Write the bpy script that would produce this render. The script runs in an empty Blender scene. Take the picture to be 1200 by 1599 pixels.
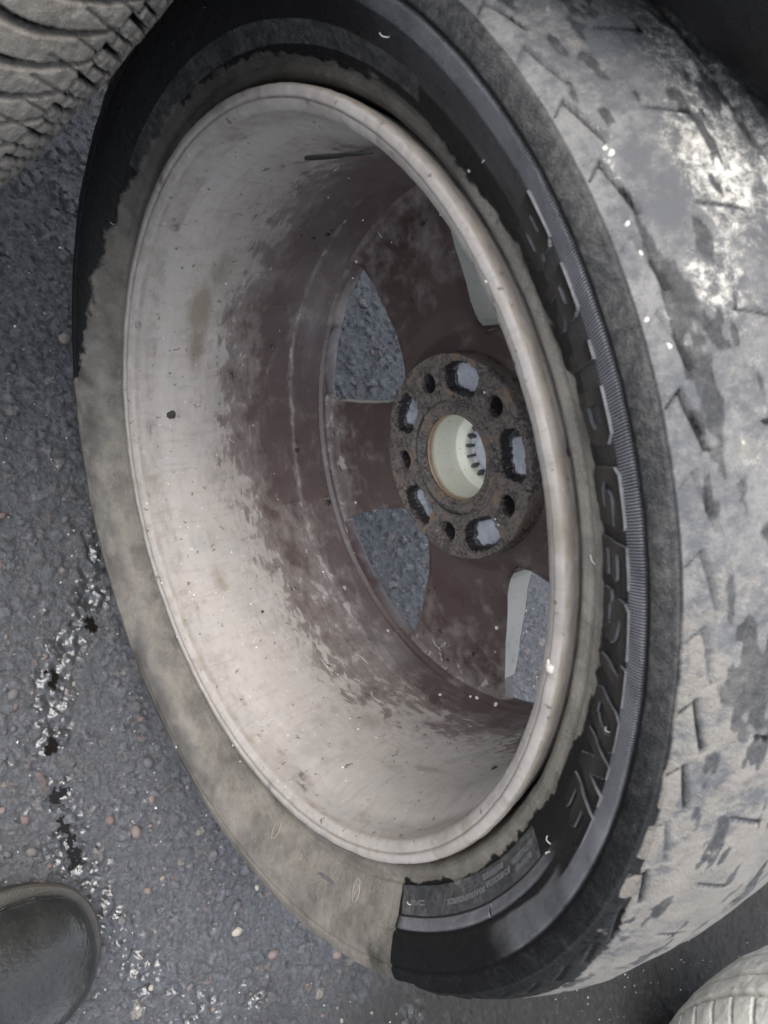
import bpy, bmesh, math, random
import numpy as np
from mathutils import Matrix, Vector

random.seed(7)
RNG = np.random.default_rng(11)
R_ = math.radians
SC = bpy.context.scene
COL = SC.collection

# ------------------------------------------------------------------ camera, world, sun, exposure
# wheel frame: x up, y to the image top, z out of the wheel towards the photographer
# world frame: X = y, Y = z, Z = x + HUB
HUB = 0.31
WHEEL_M = Matrix(((0, 1, 0, 0), (0, 0, 1, 0), (1, 0, 0, HUB), (0, 0, 0, 1)))
cam_data = bpy.data.cameras.new('camera')
cam = bpy.data.objects.new('camera', cam_data)
COL.objects.link(cam)
SC.camera = cam
cam_pos = Vector((0.44884, 0.01876, 0.25208))
rot_vec = Vector((2.93920, -0.22240, -1.47580))
Rm = Matrix.Rotation(rot_vec.length, 3, rot_vec.normalized())   # wheel frame -> camera (x right, y down, z forward)
cr, cd, cf = Vector(Rm[0]), Vector(Rm[1]), Vector(Rm[2])
def w2(v):
    return Vector((v[1], v[2], v[0]))
right, up, back = w2(cr), w2(-cd), w2(-cf)
cp = w2(cam_pos) + Vector((0, 0, HUB))
cam.matrix_world = Matrix(((right.x, up.x, back.x, cp.x), (right.y, up.y, back.y, cp.y), (right.z, up.z, back.z, cp.z), (0, 0, 0, 1)))
cam_data.sensor_fit = 'VERTICAL'
cam_data.sensor_height = 24.0
cam_data.lens = 24.0 * 1350.0 / 1599.0
cam_data.clip_start = 0.01
cam_data.clip_end = 400
cam_data.dof.use_dof = True
cam_data.dof.focus_distance = 0.60
cam_data.dof.aperture_fstop = 12.0

world = bpy.data.worlds.new('World')
SC.world = world
world.use_nodes = True
wn = world.node_tree.nodes
wl = world.node_tree.links
wn.clear()
SUN_EL, SUN_AZ = R_(62), R_(55)          # azimuth from +Y towards +X
sky = wn.new('ShaderNodeTexSky')
sky.sky_type = 'NISHITA'
sky.sun_disc = False
sky.sun_elevation = SUN_EL
sky.sun_rotation = SUN_AZ
sky.air_density = 1.0
sky.dust_density = 2.5
sky.ozone_density = 1.0
hs = wn.new('ShaderNodeHueSaturation')
hs.inputs['Saturation'].default_value = 0.42       # cloud cover greys the blue
bg = wn.new('ShaderNodeBackground')
bg.inputs['Strength'].default_value = 0.15
wo = wn.new('ShaderNodeOutputWorld')
wl.new(sky.outputs[0], hs.inputs['Color'])
wl.new(hs.outputs[0], bg.inputs[0])
wl.new(bg.outputs[0], wo.inputs[0])

sun_d = bpy.data.lights.new('sun', 'SUN')
sun_d.energy = 1.0
sun_d.angle = R_(50)
sun_d.color = (1.0, 0.97, 0.92)
sun = bpy.data.objects.new('sun', sun_d)
COL.objects.link(sun)
sd = Vector((math.sin(SUN_AZ) * math.cos(SUN_EL), math.cos(SUN_AZ) * math.cos(SUN_EL), math.sin(SUN_EL)))
sun.rotation_euler = sd.to_track_quat('Z', 'Y').to_euler()
sun.location = sd * 5

SC.view_settings.view_transform = 'Standard'
SC.view_settings.look = 'None'
SC.view_settings.gamma = 1
SC.view_settings.use_curve_mapping = False
SC.view_settings.exposure = 1.90

# ------------------------------------------------------------------ numpy noise
def _h(ix, iy, iz, s):
    n = (ix.astype(np.int64) * 374761393 + iy.astype(np.int64) * 668265263 + iz.astype(np.int64) * 2147483647 + s * 1274126177) & 0xFFFFFFFF
    n = ((n ^ (n >> 13)) * 1274126177) & 0xFFFFFFFF
    n = ((n ^ (n >> 16)) * 2246822519) & 0xFFFFFFFF
    return ((n ^ (n >> 15)) & 0xFFFFFF) / float(0xFFFFFF)

def vnoise(P, scale, seed=0):
    Q = P * scale
    I = np.floor(Q).astype(np.int64)
    F = Q - I
    F = F * F * (3 - 2 * F)
    out = 0
    for dx in (0, 1):
        wx = F[:, 0] if dx else 1 - F[:, 0]
        for dy in (0, 1):
            wy = F[:, 1] if dy else 1 - F[:, 1]
            for dz in (0, 1):
                wz = F[:, 2] if dz else 1 - F[:, 2]
                out = out + wx * wy * wz * _h(I[:, 0] + dx, I[:, 1] + dy, I[:, 2] + dz, seed)
    return out

def fbm(P, scale, oct=4, seed=0):
    o, a, t = 0, 1.0, 0
    for k in range(oct):
        o = o + a * vnoise(P, scale * 2 ** k, seed + 17 * k)
        t += a
        a *= 0.5
    return o / t

def cells(x, y, size, seed):
    """jittered cells: distance to nearest point, second distance, id hash"""
    gx, gy = np.floor(x / size).astype(np.int64), np.floor(y / size).astype(np.int64)
    z0 = np.zeros_like(gx)
    f1 = np.full(x.shape, 9.0); f2 = np.full(x.shape, 9.0); idv = np.zeros(x.shape)
    for dx in (-1, 0, 1):
        for dy in (-1, 0, 1):
            cx, cy = gx + dx, gy + dy
            jx = _h(cx, cy, z0, seed); jy = _h(cx, cy, z0, seed + 1)
            ex = x / size - (cx + jx); ey = y / size - (cy + jy)
            an = _h(cx, cy, z0, seed + 3) * 6.28
            st = 0.75 + 0.5 * _h(cx, cy, z0, seed + 4)
            ca, sa = np.cos(an), np.sin(an)
            d = np.sqrt(((ex * ca + ey * sa) * st) ** 2 + ((ey * ca - ex * sa) / st) ** 2)
            near = d < f1
            f2 = np.where(near, f1, np.minimum(f2, d))
            idv = np.where(near, _h(cx, cy, z0, seed + 2), idv)
            f1 = np.where(near, d, f1)
    return f1, f2, idv

def sstep(a, b, x):
    t = np.clip((x - a) / (b - a), 0, 1)
    return t * t * (3 - 2 * t)

# ------------------------------------------------------------------ mesh helpers
def mesh_np(name, V, Q, smooth=True, attrs=None, mats=(), midx=None):
    V = np.asarray(V, dtype=np.float32)
    Q = np.asarray(Q, dtype=np.int32)
    me = bpy.data.meshes.new(name)
    k = Q.shape[1]
    me.vertices.add(len(V)); me.vertices.foreach_set('co', V.ravel())
    me.loops.add(Q.size); me.loops.foreach_set('vertex_index', Q.ravel())
    me.polygons.add(len(Q))
    me.polygons.foreach_set('loop_start', np.arange(0, Q.size, k, dtype=np.int32))
    me.polygons.foreach_set('loop_total', np.full(len(Q), k, dtype=np.int32))
    me.polygons.foreach_set('use_smooth', np.full(len(Q), smooth, dtype=bool))
    for m in mats:
        me.materials.append(m)
    if midx is not None:
        me.polygons.foreach_set('material_index', np.asarray(midx, dtype=np.int32))
    for an, av in (attrs or {}).items():
        a = me.attributes.new(an, 'FLOAT', 'POINT')
        a.data.foreach_set('value', np.asarray(av, dtype=np.float32))
    me.update(calc_edges=True)
    me.validate()
    return me

def link(name, me, parent=None, matrix=None, kind=None):
    o = bpy.data.objects.new(name, me)
    COL.objects.link(o)
    if parent is not None:
        o.parent = parent
    if matrix is not None:
        o.matrix_world = matrix
    if kind:
        o['kind'] = kind
    return o

def empty(name, matrix, label, cat, group=None):
    o = bpy.data.objects.new(name, None)
    COL.objects.link(o)
    o.empty_display_size = 0.1
    o.matrix_world = matrix
    o['label'] = label
    o['category'] = cat
    if group:
        o['group'] = group
    return o

def grid_quads(nu, nv, wrap_u=False):
    """nu columns, nv rows; index = u*nv + v"""
    uu = np.arange(nu if wrap_u else nu - 1)
    vv = np.arange(nv - 1)
    U, V = np.meshgrid(uu, vv, indexing='ij')
    U2 = (U + 1) % nu
    return np.stack([U * nv + V, U2 * nv + V, U2 * nv + V + 1, U * nv + V + 1], -1).reshape(-1, 4)

def catmull(P, n):
    P = np.asarray(P, float)
    P = np.vstack([2 * P[0] - P[1], P, 2 * P[-1] - P[-2]])
    out = []
    for i in range(1, len(P) - 2):
        p0, p1, p2, p3 = P[i - 1], P[i], P[i + 1], P[i + 2]
        for t in np.linspace(0, 1, n, endpoint=False):
            out.append(0.5 * ((2 * p1) + (-p0 + p2) * t + (2 * p0 - 5 * p1 + 4 * p2 - p3) * t * t + (-p0 + 3 * p1 - 3 * p2 + p3) * t ** 3))
    out.append(P[-2])
    return np.array(out)

def resample(P, step):
    d = np.r_[0, np.cumsum(np.linalg.norm(np.diff(P, axis=0), axis=1))]
    n = max(2, int(d[-1] / step) + 1)
    s = np.linspace(0, d[-1], n)
    return np.c_[np.interp(s, d, P[:, 0]), np.interp(s, d, P[:, 1])]

def lathe(prof, na):
    """prof (n,2) of r,z -> verts, quads, normals in profile plane, angles, r, z"""
    n = len(prof)
    t = np.gradient(prof, axis=0)
    t /= np.linalg.norm(t, axis=1)[:, None] + 1e-12
    nr, nz = -t[:, 1], t[:, 0]
    a = np.linspace(-math.pi, math.pi, na, endpoint=False)
    A = np.repeat(a, n)
    r = np.tile(prof[:, 0], na); z = np.tile(prof[:, 1], na)
    NR = np.tile(nr, na); NZ = np.tile(nz, na)
    return A, r, z, NR, NZ, grid_quads(na, n, True)

def polar(A, r, z):
    return np.c_[r * np.cos(A), r * np.sin(A), z]

def interp_deg(table, A):
    xs, ys = zip(*table)
    return np.interp(np.degrees(A), xs, ys)

def wrapd(d):
    return (d + 180) % 360 - 180

# ------------------------------------------------------------------ node helpers
class NT:
    def __init__(self, name):
        self.m = bpy.data.materials.new(name)
        self.m.use_nodes = True
        self.t = self.m.node_tree
        self.b = self.t.nodes['Principled BSDF']
    def set(self, sock, v):
        if isinstance(v, bpy.types.NodeSocket):
            self.t.links.new(v, sock)
        elif isinstance(v, (tuple, list)) and len(v) == 3 and sock.type == 'RGBA':
            sock.default_value = (*v, 1)
        else:
            sock.default_value = v
    def n(self, typ, **kw):
        nd = self.t.nodes.new(typ)
        for k, v in kw.items():
            if k.startswith('_'):
                setattr(nd, k[1:], v)
            else:
                key = int(k[1:]) if k[0] == 'i' and k[1:].isdigit() else k.replace('__', ' ')
                self.set(nd.inputs[key], v)
        return nd
    def math(self, op, a, b=0.0, c=0.0, clamp=False):
        nd = self.n('ShaderNodeMath', _operation=op, _use_clamp=clamp, i0=a, i1=b, i2=c)
        return nd.outputs[0]
    def attr(self, name):
        return self.n('ShaderNodeAttribute', _attribute_name=name).outputs['Fac']
    def obj(self):
        return self.n('ShaderNodeTexCoord').outputs['Object']
    def noise(self, vec, scale, detail=4, rough=0.55, dist=0.0):
        return self.n('ShaderNodeTexNoise', Vector=vec, Scale=scale, Detail=detail, Roughness=rough, Distortion=dist).outputs['Fac']
    def mix(self, f, a, b):
        nd = self.n('ShaderNodeMix', _data_type='RGBA')
        self.set(nd.inputs[0], f); self.set(nd.inputs[6], a); self.set(nd.inputs[7], b)
        return nd.outputs[2]
    def mixf(self, f, a, b):
        nd = self.n('ShaderNodeMix', _data_type='FLOAT')
        self.set(nd.inputs[0], f); self.set(nd.inputs[2], a); self.set(nd.inputs[3], b)
        return nd.outputs[0]
    def step(self, x, lo, hi, a=0.0, b=1.0):
        nd = self.n('ShaderNodeMapRange', _interpolation_type='SMOOTHSTEP')
        for i, v in enumerate((x, lo, hi, a, b)):
            self.set(nd.inputs[i], v)
        return nd.outputs[0]
    def add(self, *xs):
        r = xs[0]
        for x in xs[1:]:
            r = self.math('ADD', r, x)
        return r
    def mul(self, a, b):
        return self.math('MULTIPLY', a, b)
    def cen(self, x, k):                    # (x - .5) * k
        return self.math('MULTIPLY_ADD', x, k, -0.5 * k)
    def bump(self, h, dist, strength=1.0, normal=None):
        nd = self.n('ShaderNodeBump', Height=h, Distance=dist, Strength=strength)
        if normal is not None:
            self.t.links.new(normal, nd.inputs['Normal'])
        return nd.outputs[0]
    def cyl(self, ka, kz, kr=0.0):
        """vector (angle*ka, z*kz, r*kr), seam at +x"""
        s = self.n('ShaderNodeSeparateXYZ', Vector=self.obj())
        a = self.math('ARCTAN2', self.math('MULTIPLY', s.outputs[1], -1.0), self.math('MULTIPLY', s.outputs[0], -1.0))
        c = self.n('ShaderNodeCombineXYZ', X=self.mul(a, ka), Y=self.mul(s.outputs[2], kz))
        return c.outputs[0]
    def out(self, color, rough, normal=None, spec=0.5, metal=0.0, coat=0.0):
        self.set(self.b.inputs['Base Color'], color)
        self.set(self.b.inputs['Roughness'], rough)
        self.set(self.b.inputs['Specular IOR Level'], spec)
        self.set(self.b.inputs['Metallic'], metal)
        self.set(self.b.inputs['Coat Weight'], coat)
        if normal is not None:
            self.t.links.new(normal, self.b.inputs['Normal'])
        return self.m

# ------------------------------------------------------------------ materials
def mat_rubber(name, hatch=True):
    """attributes: dust (film of dry dirt), film (its thickness), pale (white powder), grey (worn rubber), wet"""
    k = NT(name)
    o = k.obj()
    n1 = k.noise(o, 55, 5); n2 = k.noise(o, 260, 4); n3 = k.noise(o, 1400, 3); n0 = k.noise(o, 16, 3)
    gm = k.noise(o, 34, 7, 0.68)
    dust = k.add(k.attr('dust'), k.cen(n1, 0.75), k.cen(n2, 0.30), k.cen(gm, 0.3))
    dm = k.mul(k.step(dust, 0.38, 0.62), k.attr('film'))
    dm = k.mul(dm, k.step(k.add(n1, k.cen(n3, 0.5)), 0.15, 0.55, 0.72, 1.0))
    grey = k.mul(k.step(k.add(k.attr('grey'), k.cen(n1, 0.30), k.cen(n2, 0.20), k.cen(n3, 0.25)), 0.10, 0.85), 0.85)
    pal = k.step(k.add(k.attr('pale'), k.cen(gm, 1.1), k.cen(n2, 1.15), k.cen(n3, 0.7)), 0.42, 0.92)
    tan = k.mix(n1, (0.120, 0.106, 0.090), (0.215, 0.193, 0.165))
    tan = k.mix(k.mul(k.step(k.add(gm, k.cen(n2, 0.5), k.cen(n0, 0.3)), 0.40, 0.72), 0.6), tan, (0.092, 0.085, 0.070))
    tan = k.mix(k.mul(k.step(n3, 0.5, 0.7), 0.25), tan, (0.33, 0.31, 0.27))
    base = k.mix(n2, (0.0028, 0.0029, 0.0031), (0.0058, 0.0058, 0.0061))
    base = k.mix(grey, base, k.mix(k.step(k.add(gm, k.cen(n2, 0.55), k.cen(n3, 0.35)), 0.34, 0.70), (0.076, 0.077, 0.081), (0.162, 0.157, 0.149)))
    col = k.mix(dm, base, tan)
    col = k.mix(pal, col, k.mix(n2, (0.33, 0.31, 0.27), (0.60, 0.58, 0.53)))
    dry = k.math('MAXIMUM', k.math('MAXIMUM', dm, pal), k.mul(grey, 0.75))
    wet = k.add(k.mul(k.step(n1, 0.35, 0.65), 0.16), 0.26)
    rough = k.mixf(dry, wet, 0.85)
    h = k.add(k.mul(n2, 0.5), k.mul(n3, 0.35), k.mul(k.math('MAXIMUM', dm, pal), 0.5))
    nrm = k.bump(k.add(h, k.mul(k.mul(gm, grey), 1.2)), 0.0016, 0.9)
    if hatch:
        s = k.n('ShaderNodeSeparateXYZ', Vector=o)
        a = k.math('ARCTAN2', k.math('MULTIPLY', s.outputs[1], -1.0), k.math('MULTIPLY', s.outputs[0], -1.0))
        r = k.math('POWER', k.add(k.mul(s.outputs[0], s.outputs[0]), k.mul(s.outputs[1], s.outputs[1])), 0.5)
        w = k.math('SINE', k.add(k.mul(a, 1480.0), k.mul(r, -900.0)))
        w2_ = k.add(k.mul(w, 0.5), 0.5)
        ha = k.attr('hatch')
        hm = k.mul(ha, k.step(k.add(w2_, k.cen(n1, 0.7)), 0.45, 0.75))
        hm = k.mul(hm, k.math('SUBTRACT', 1.0, k.mul(dm, 0.8)))
        col = k.mix(k.mul(hm, 0.85), col, k.mix(n1, (0.17, 0.17, 0.185), (0.34, 0.34, 0.36)))  # ridges coloured lighter: painted sky sheen along with dust
        rough = k.mixf(hm, rough, 0.45)
        nrm = k.bump(k.mul(w2_, ha), 0.0005, 0.8, nrm)
    return k.out(col, rough, nrm, spec=k.mixf(dry, 0.22, 0.30))

def mat_plain_rubber():
    k = NT('wet_black_rubber')
    o = k.obj()
    n1 = k.noise(o, 90, 4); n2 = k.noise(o, 900, 3)
    col = k.mix(n1, (0.0022, 0.0023, 0.0025), (0.0050, 0.0050, 0.0053))
    return k.out(col, k.add(k.mul(n1, 0.2), 0.2), k.bump(k.add(n1, n2), 0.0004, 0.7), spec=0.2)

def mat_rim(name, iso=False, base=(0.052, 0.037, 0.036), base2=(0.088, 0.066, 0.062)):
    """attributes: dust, soil"""
    k = NT(name)
    c = k.cyl(1.0, 7.5)
    c2 = k.cyl(1.0, 12.0)
    o = k.obj()
    if iso:
        mp = k.n('ShaderNodeMapping', Vector=o, Scale=(5.0, 5.0, 5.0))
        c = mp.outputs[0]
        c2 = c
    n1 = k.noise(c, 9, 6, 0.6, 0.6); n2 = k.noise(c2, 20, 5, 0.6, 0.4); n3 = k.noise(o, 1100, 3); n4 = k.noise(o, 40, 5, 0.6)
    d = k.add(k.attr('dust'), k.cen(n1, 1.25), k.cen(n2, 0.75), k.cen(n4, 0.65))
    dm = k.mul(k.step(d, 0.44, 0.62), k.step(d, 0.44, 0.95, 0.62, 1.0))
    film = k.mul(k.step(d, 0.05, 0.50), 0.34)
    n5 = k.noise(o, 13, 5, 0.65, 0.3)
    dust = k.mix(n2, (0.215, 0.195, 0.176), (0.315, 0.288, 0.262))
    dust = k.mix(k.mul(k.step(n4, 0.5, 0.72), 0.7), dust, (0.250, 0.240, 0.232))
    dust = k.mix(k.mul(k.step(k.add(n5, k.cen(n1, 0.5)), 0.50, 0.72), 0.55), dust, (0.175, 0.160, 0.146))
    n6 = k.noise(c2, 11, 3, 0.55, 0.8)
    c3 = c if iso else k.cyl(1.0, 1.1)
    n7 = k.noise(c3, 34, 6, 0.7, 0.5)
    n8 = k.noise(o, 190, 3, 0.5)
    dust = k.mix(k.mul(k.step(n7, 0.48, 0.72), 0.34), dust, (0.135, 0.118, 0.104))
    dust = k.mix(k.mul(k.step(n8, 0.66, 0.72), 0.75), dust, (0.060, 0.050, 0.044))
    dust = k.mix(k.mul(k.step(n8, 0.33, 0.27), 0.5), dust, (0.43, 0.41, 0.385))
    isl = k.step(k.add(k.mul(k.attr('dust'), 0.75), k.cen(n6, 2.1), k.cen(n2, 0.4)), 0.60, 0.66)
    dm = k.math('MAXIMUM', dm, k.mul(isl, 0.88))
    soil = k.step(k.add(k.attr('soil'), k.cen(n2, 0.9), k.cen(n4, 0.7)), 0.30, 0.85)
    dust = k.mix(k.mul(soil, 0.85), dust, k.mix(n4, (0.105, 0.085, 0.062), (0.17, 0.14, 0.105)))
    b = k.mix(n4, base, base2)
    col = k.mix(k.math('MAXIMUM', dm, film), b, dust)
    col = k.mix(k.mul(k.step(n3, 0.58, 0.70), 0.4), col, k.mix(dm, (0.09, 0.075, 0.07), (0.22, 0.19, 0.165)))
    rough = k.mixf(dm, k.add(k.mul(n4, 0.2), 0.20), 0.88)
    h = k.add(k.mul(dm, 0.7), k.mul(n3, 0.25), k.mul(n2, 0.3))
    return k.out(col, rough, k.bump(h, 0.0006, 0.75), spec=0.5)

def mat_silver(name='weathered_silver_paint'):
    k = NT(name)
    o = k.obj()
    n1 = k.noise(o, 30, 5); n2 = k.noise(o, 200, 4)
    col = k.mix(n1, (0.24, 0.235, 0.20), (0.40, 0.385, 0.335))
    col = k.mix(k.step(n2, 0.55, 0.75), col, (0.25, 0.24, 0.19))
    return k.out(col, 0.5, k.bump(n2, 0.0003, 0.5))

def mat_hub():
    """attribute wet marks the glossy, scraped zones and the painted shade in the bolt holes"""
    k = NT('rusty_hub_metal')
    o = k.obj()
    n1 = k.noise(o, 70, 6, 0.65); n2 = k.noise(o, 420, 5, 0.65); n3 = k.noise(o, 1500, 2)
    w = k.attr('wet')
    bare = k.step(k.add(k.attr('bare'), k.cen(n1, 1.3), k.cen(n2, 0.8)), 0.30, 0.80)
    rust = k.mix(k.step(k.add(n2, k.cen(n1, 0.8)), 0.30, 0.70), (0.026, 0.021, 0.018), (0.140, 0.118, 0.100))
    rust = k.mix(k.step(k.add(n1, k.cen(n2, 0.4)), 0.55, 0.72), rust, (0.19, 0.105, 0.048))
    rust = k.mix(k.step(n3, 0.58, 0.66), rust, (0.045, 0.036, 0.032))
    blk = k.mix(n2, (0.010, 0.010, 0.011), (0.030, 0.027, 0.027))
    wm = k.step(k.add(w, k.cen(n1, 0.6)), 0.4, 0.6)
    col = k.mix(wm, rust, blk)
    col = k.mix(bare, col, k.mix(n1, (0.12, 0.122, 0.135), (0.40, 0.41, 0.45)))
    rough = k.mixf(wm, k.mixf(k.step(k.add(n1, k.cen(n2, 0.6)), 0.4, 0.6), 0.16, 0.62), 0.10)
    h = k.add(k.mul(n1, 0.6), k.mul(n2, 0.6), k.mul(n3, 0.3))
    return k.out(col, rough, k.bump(h, 0.0026, k.mixf(wm, 1.0, 0.45)), spec=0.6)

def mat_cream():
    k = NT('cream_cap_plastic')
    o = k.obj()
    n1 = k.noise(o, 60, 5); n2 = k.noise(o, 500, 4)
    s = k.n('ShaderNodeSeparateXYZ', Vector=o)
    rim = k.step(k.add(s.outputs[2], k.cen(n1, 0.006)), -0.153, -0.1475)
    col = k.mix(n1, (0.50, 0.50, 0.40), (0.62, 0.615, 0.52))
    col = k.mix(k.mul(rim, 0.9), col, k.mix(n2, (0.12, 0.055, 0.02), (0.24, 0.15, 0.08)))
    col = k.mix(k.step(n2, 0.66, 0.72), col, (0.13, 0.11, 0.09))
    return k.out(col, 0.4, k.bump(n2, 0.0002, 0.5))

def mat_simple(name, c1, c2, scale, rough, bump=0.0003, spec=0.5):
    k = NT(name)
    o = k.obj()
    n1 = k.noise(o, scale, 5); n2 = k.noise(o, scale * 8, 3)
    return k.out(k.mix(k.add(n1, k.cen(n2, 0.4)), c1, c2), rough, k.bump(k.add(n1, n2), bump, 0.7), spec)

def mat_tarmac():
    """attributes: stone (id hash of the grain), gap (0 on a stone, 1 between stones), wet, dirt"""
    k = NT('wet_tarmac')
    o = k.obj()
    n1 = k.noise(o, 14, 5); n2 = k.noise(o, 350, 4); n3 = k.noise(o, 1600, 3); n4 = k.noise(o, 120, 4)
    st = k.attr('stone')
    ramp = k.n('ShaderNodeValToRGB', Fac=st)
    cr_ = ramp.color_ramp
    cr_.interpolation = 'CONSTANT'
    cols = [(0.0, (0.050, 0.052, 0.058)), (0.22, (0.066, 0.068, 0.075)), (0.42, (0.040, 0.042, 0.047)), (0.60, (0.082, 0.083, 0.090)), (0.76, (0.060, 0.058, 0.060)), (0.90, (0.115, 0.098, 0.086)), (0.955, (0.105, 0.066, 0.055)), (0.985, (0.21, 0.185, 0.145))]
    while len(cr_.elements) < len(cols):
        cr_.elements.new(0.5)
    for e, (p, c) in zip(cr_.elements, cols):
        e.position = p
        e.color = (*c, 1)
    col = k.mix(k.step(k.add(n2, k.cen(n3, 0.5)), 0.35, 0.7), ramp.outputs[0], k.mix(n1, (0.024, 0.0255, 0.029), (0.046, 0.048, 0.053)))
    col = k.mix(k.mul(k.attr('gap'), 0.80), col, (0.010, 0.010, 0.011))
    dirt = k.step(k.add(k.attr('dirt'), k.cen(n4, 0.8), k.cen(n1, 0.6)), 0.45, 0.9)
    col = k.mix(k.mul(dirt, 0.65), col, k.mix(n2, (0.060, 0.050, 0.040), (0.12, 0.10, 0.08)))
    wet = k.step(k.add(k.attr('wet'), k.cen(n4, 0.7), k.cen(n2, 0.3)), 0.35, 0.75)
    col = k.mix(k.mul(wet, 0.8), col, (0.013, 0.013, 0.0145))
    col = k.mix(k.mul(k.attr('ground_shade'), 0.80), col, k.mix(n4, (0.010, 0.0098, 0.009), (0.030, 0.028, 0.025)))  # painted shade: near-black ground colour, not a deposit
    rough = k.mixf(wet, k.step(k.add(n4, k.cen(n2, 0.4)), 0.2, 0.8, 0.16, 0.46), 0.35)
    rough = k.mixf(k.mul(k.attr('ground_shade'), 0.9), rough, 0.85)
    k.set(k.b.inputs['Coat Weight'], wet)
    k.b.inputs['Coat Roughness'].default_value = 0.04
    k.b.inputs['Coat IOR'].default_value = 1.55
    h = k.add(k.mul(n2, 0.7), k.mul(n3, 0.5))
    nrm = k.bump(k.add(h, k.mul(n4, 0.6)), 0.0022, 1.0)
    k.t.links.new(k.bump(k.add(n4, k.mul(k.noise(o, 230, 2), 0.8)), 0.0016, 0.8), k.b.inputs['Coat Normal'])
    m = k.out(col, rough, nrm, spec=k.mixf(k.attr('ground_shade'), k.mixf(wet, 0.75, 0.6), 0.15))
    for l in list(k.t.links):
        if l.to_socket == k.b.inputs['Coat Weight']:
            break
    else:
        k.t.links.new(wet, k.b.inputs['Coat Weight'])
    return m

def mat_stone():
    k = NT('pebble')
    oi = k.n('ShaderNodeObjectInfo')
    o = k.obj()
    n2 = k.noise(o, 600, 4)
    ramp = k.n('ShaderNodeValToRGB', Fac=oi.outputs['Random'])
    e = ramp.color_ramp
    e.interpolation = 'CONSTANT'
    cols = [(0, (0.075, 0.072, 0.078)), (0.3, (0.10, 0.092, 0.088)), (0.5, (0.15, 0.115, 0.10)), (0.66, (0.11, 0.075, 0.065)), (0.78, (0.20, 0.17, 0.135)), (0.88, (0.075, 0.07, 0.07)), (0.96, (0.36, 0.32, 0.26))]
    while len(e.elements) < len(cols):
        e.elements.new(0.5)
    for el, (p, c) in zip(e.elements, cols):
        el.position = p
        el.color = (*c, 1)
    col = k.mix(k.step(n2, 0.4, 0.7), ramp.outputs[0], k.mix(0.5, ramp.outputs[0], (0.065, 0.066, 0.072)))
    return k.out(col, 0.42, k.bump(n2, 0.0006, 0.8))

def mat_water():
    k = NT('water_drop')
    k.out((1, 1, 1), 0.02)
    k.b.inputs['Transmission Weight'].default_value = 1.0
    k.b.inputs['IOR'].default_value = 1.33
    return k.m

def mat_puddle():
    k = NT('puddle_water')
    n = k.noise(k.obj(), 60, 2)
    return k.out((0.006, 0.005, 0.0045), 0.03, k.bump(n, 0.0006, 0.25), spec=0.16)

M_TYRE = mat_rubber('wheel_tyre_rubber')
M_TYRE2 = mat_rubber('other_tyre_rubber', hatch=False)
M_WET = mat_plain_rubber()
M_RIM = mat_rim('dusty_brown_rim')
M_SPOKE = mat_rim('brown_spoke_paint', True, (0.034, 0.0215, 0.020), (0.060, 0.040, 0.037))
M_SILVER = mat_silver()
M_HUB = mat_hub()
M_CREAM = mat_cream()
M_CAP = mat_simple('grey_cap_back', (0.30, 0.31, 0.33), (0.50, 0.51, 0.54), 120, 0.35)
M_CLIP = mat_simple('dark_clip', (0.03, 0.03, 0.03), (0.09, 0.085, 0.08), 200, 0.4)
M_HOLE = mat_simple('bolt_seat', (0.05, 0.045, 0.04), (0.16, 0.15, 0.14), 300, 0.35)
M_TAR = mat_tarmac()
M_STONE = mat_stone()
M_WATER = mat_water()
M_PUD = mat_puddle()
M_GRIT = mat_simple('pale_grit', (0.42, 0.38, 0.31), (0.68, 0.66, 0.62), 500, 0.6)
M_BOOT = mat_simple('scuffed_boot_rubber', (0.004, 0.0045, 0.0042), (0.034, 0.034, 0.032), 30, 0.26, 0.0009)
M_SOLE = mat_simple('boot_sole', (0.010, 0.0095, 0.0085), (0.045, 0.040, 0.032), 60, 0.6, 0.0008)
M_RESIDUE = mat_simple('black_residue', (0.008, 0.0075, 0.0075), (0.022, 0.020, 0.019), 200, 0.5)
M_HAIR = mat_simple('vent_hair', (0.25, 0.25, 0.25), (0.5, 0.5, 0.48), 300, 0.4)

# ------------------------------------------------------------------ ground
def unproj_ground(px, py, h=0.0):
    """pixel of the 1200 x 1599 photograph -> world point on the ground (used once, to lay out the place)"""
    d = cr * ((px - 600) / 1350.0) + cd * ((py - 799.5) / 1350.0) + cf
    t = (h - HUB - cam_pos.x) / d.x
    q = cam_pos + d * t
    return q.y, q.z

TRAIL = [(-0.02, 0.075), (-0.055, 0.075)]
TRAIL = [unproj_ground(*p) for p in ((165, 850), (140, 920), (110, 985), (85, 1060), (78, 1140), (95, 1240), (112, 1310), (150, 1400), (190, 1480), (255, 1550), (330, 1610), (420, 1680))]
BLOTS = [unproj_ground(*p) + (rr,) for p, rr in (((150, 930), 0.022), ((125, 960), 0.02), ((85, 1065), 0.018), ((95, 1265), 0.02), ((80, 1180), 0.016), ((310, 1580), 0.04), ((205, 1450), 0.022), ((640, 1590), 0.03), ((390, 1560), 0.03), ((170, 880), 0.018), ((215, 1490), 0.02))]

def seg_dist(x, y, pts):
    d = np.full(x.shape, 9.0)
    for (ax, ay), (bx, by) in zip(pts[:-1], pts[1:]):
        vx, vy = bx - ax, by - ay
        t = np.clip(((x - ax) * vx + (y - ay) * vy) / (vx * vx + vy * vy), 0, 1)
        d = np.minimum(d, np.hypot(x - ax - t * vx, y - ay - t * vy))
    return d

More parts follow.
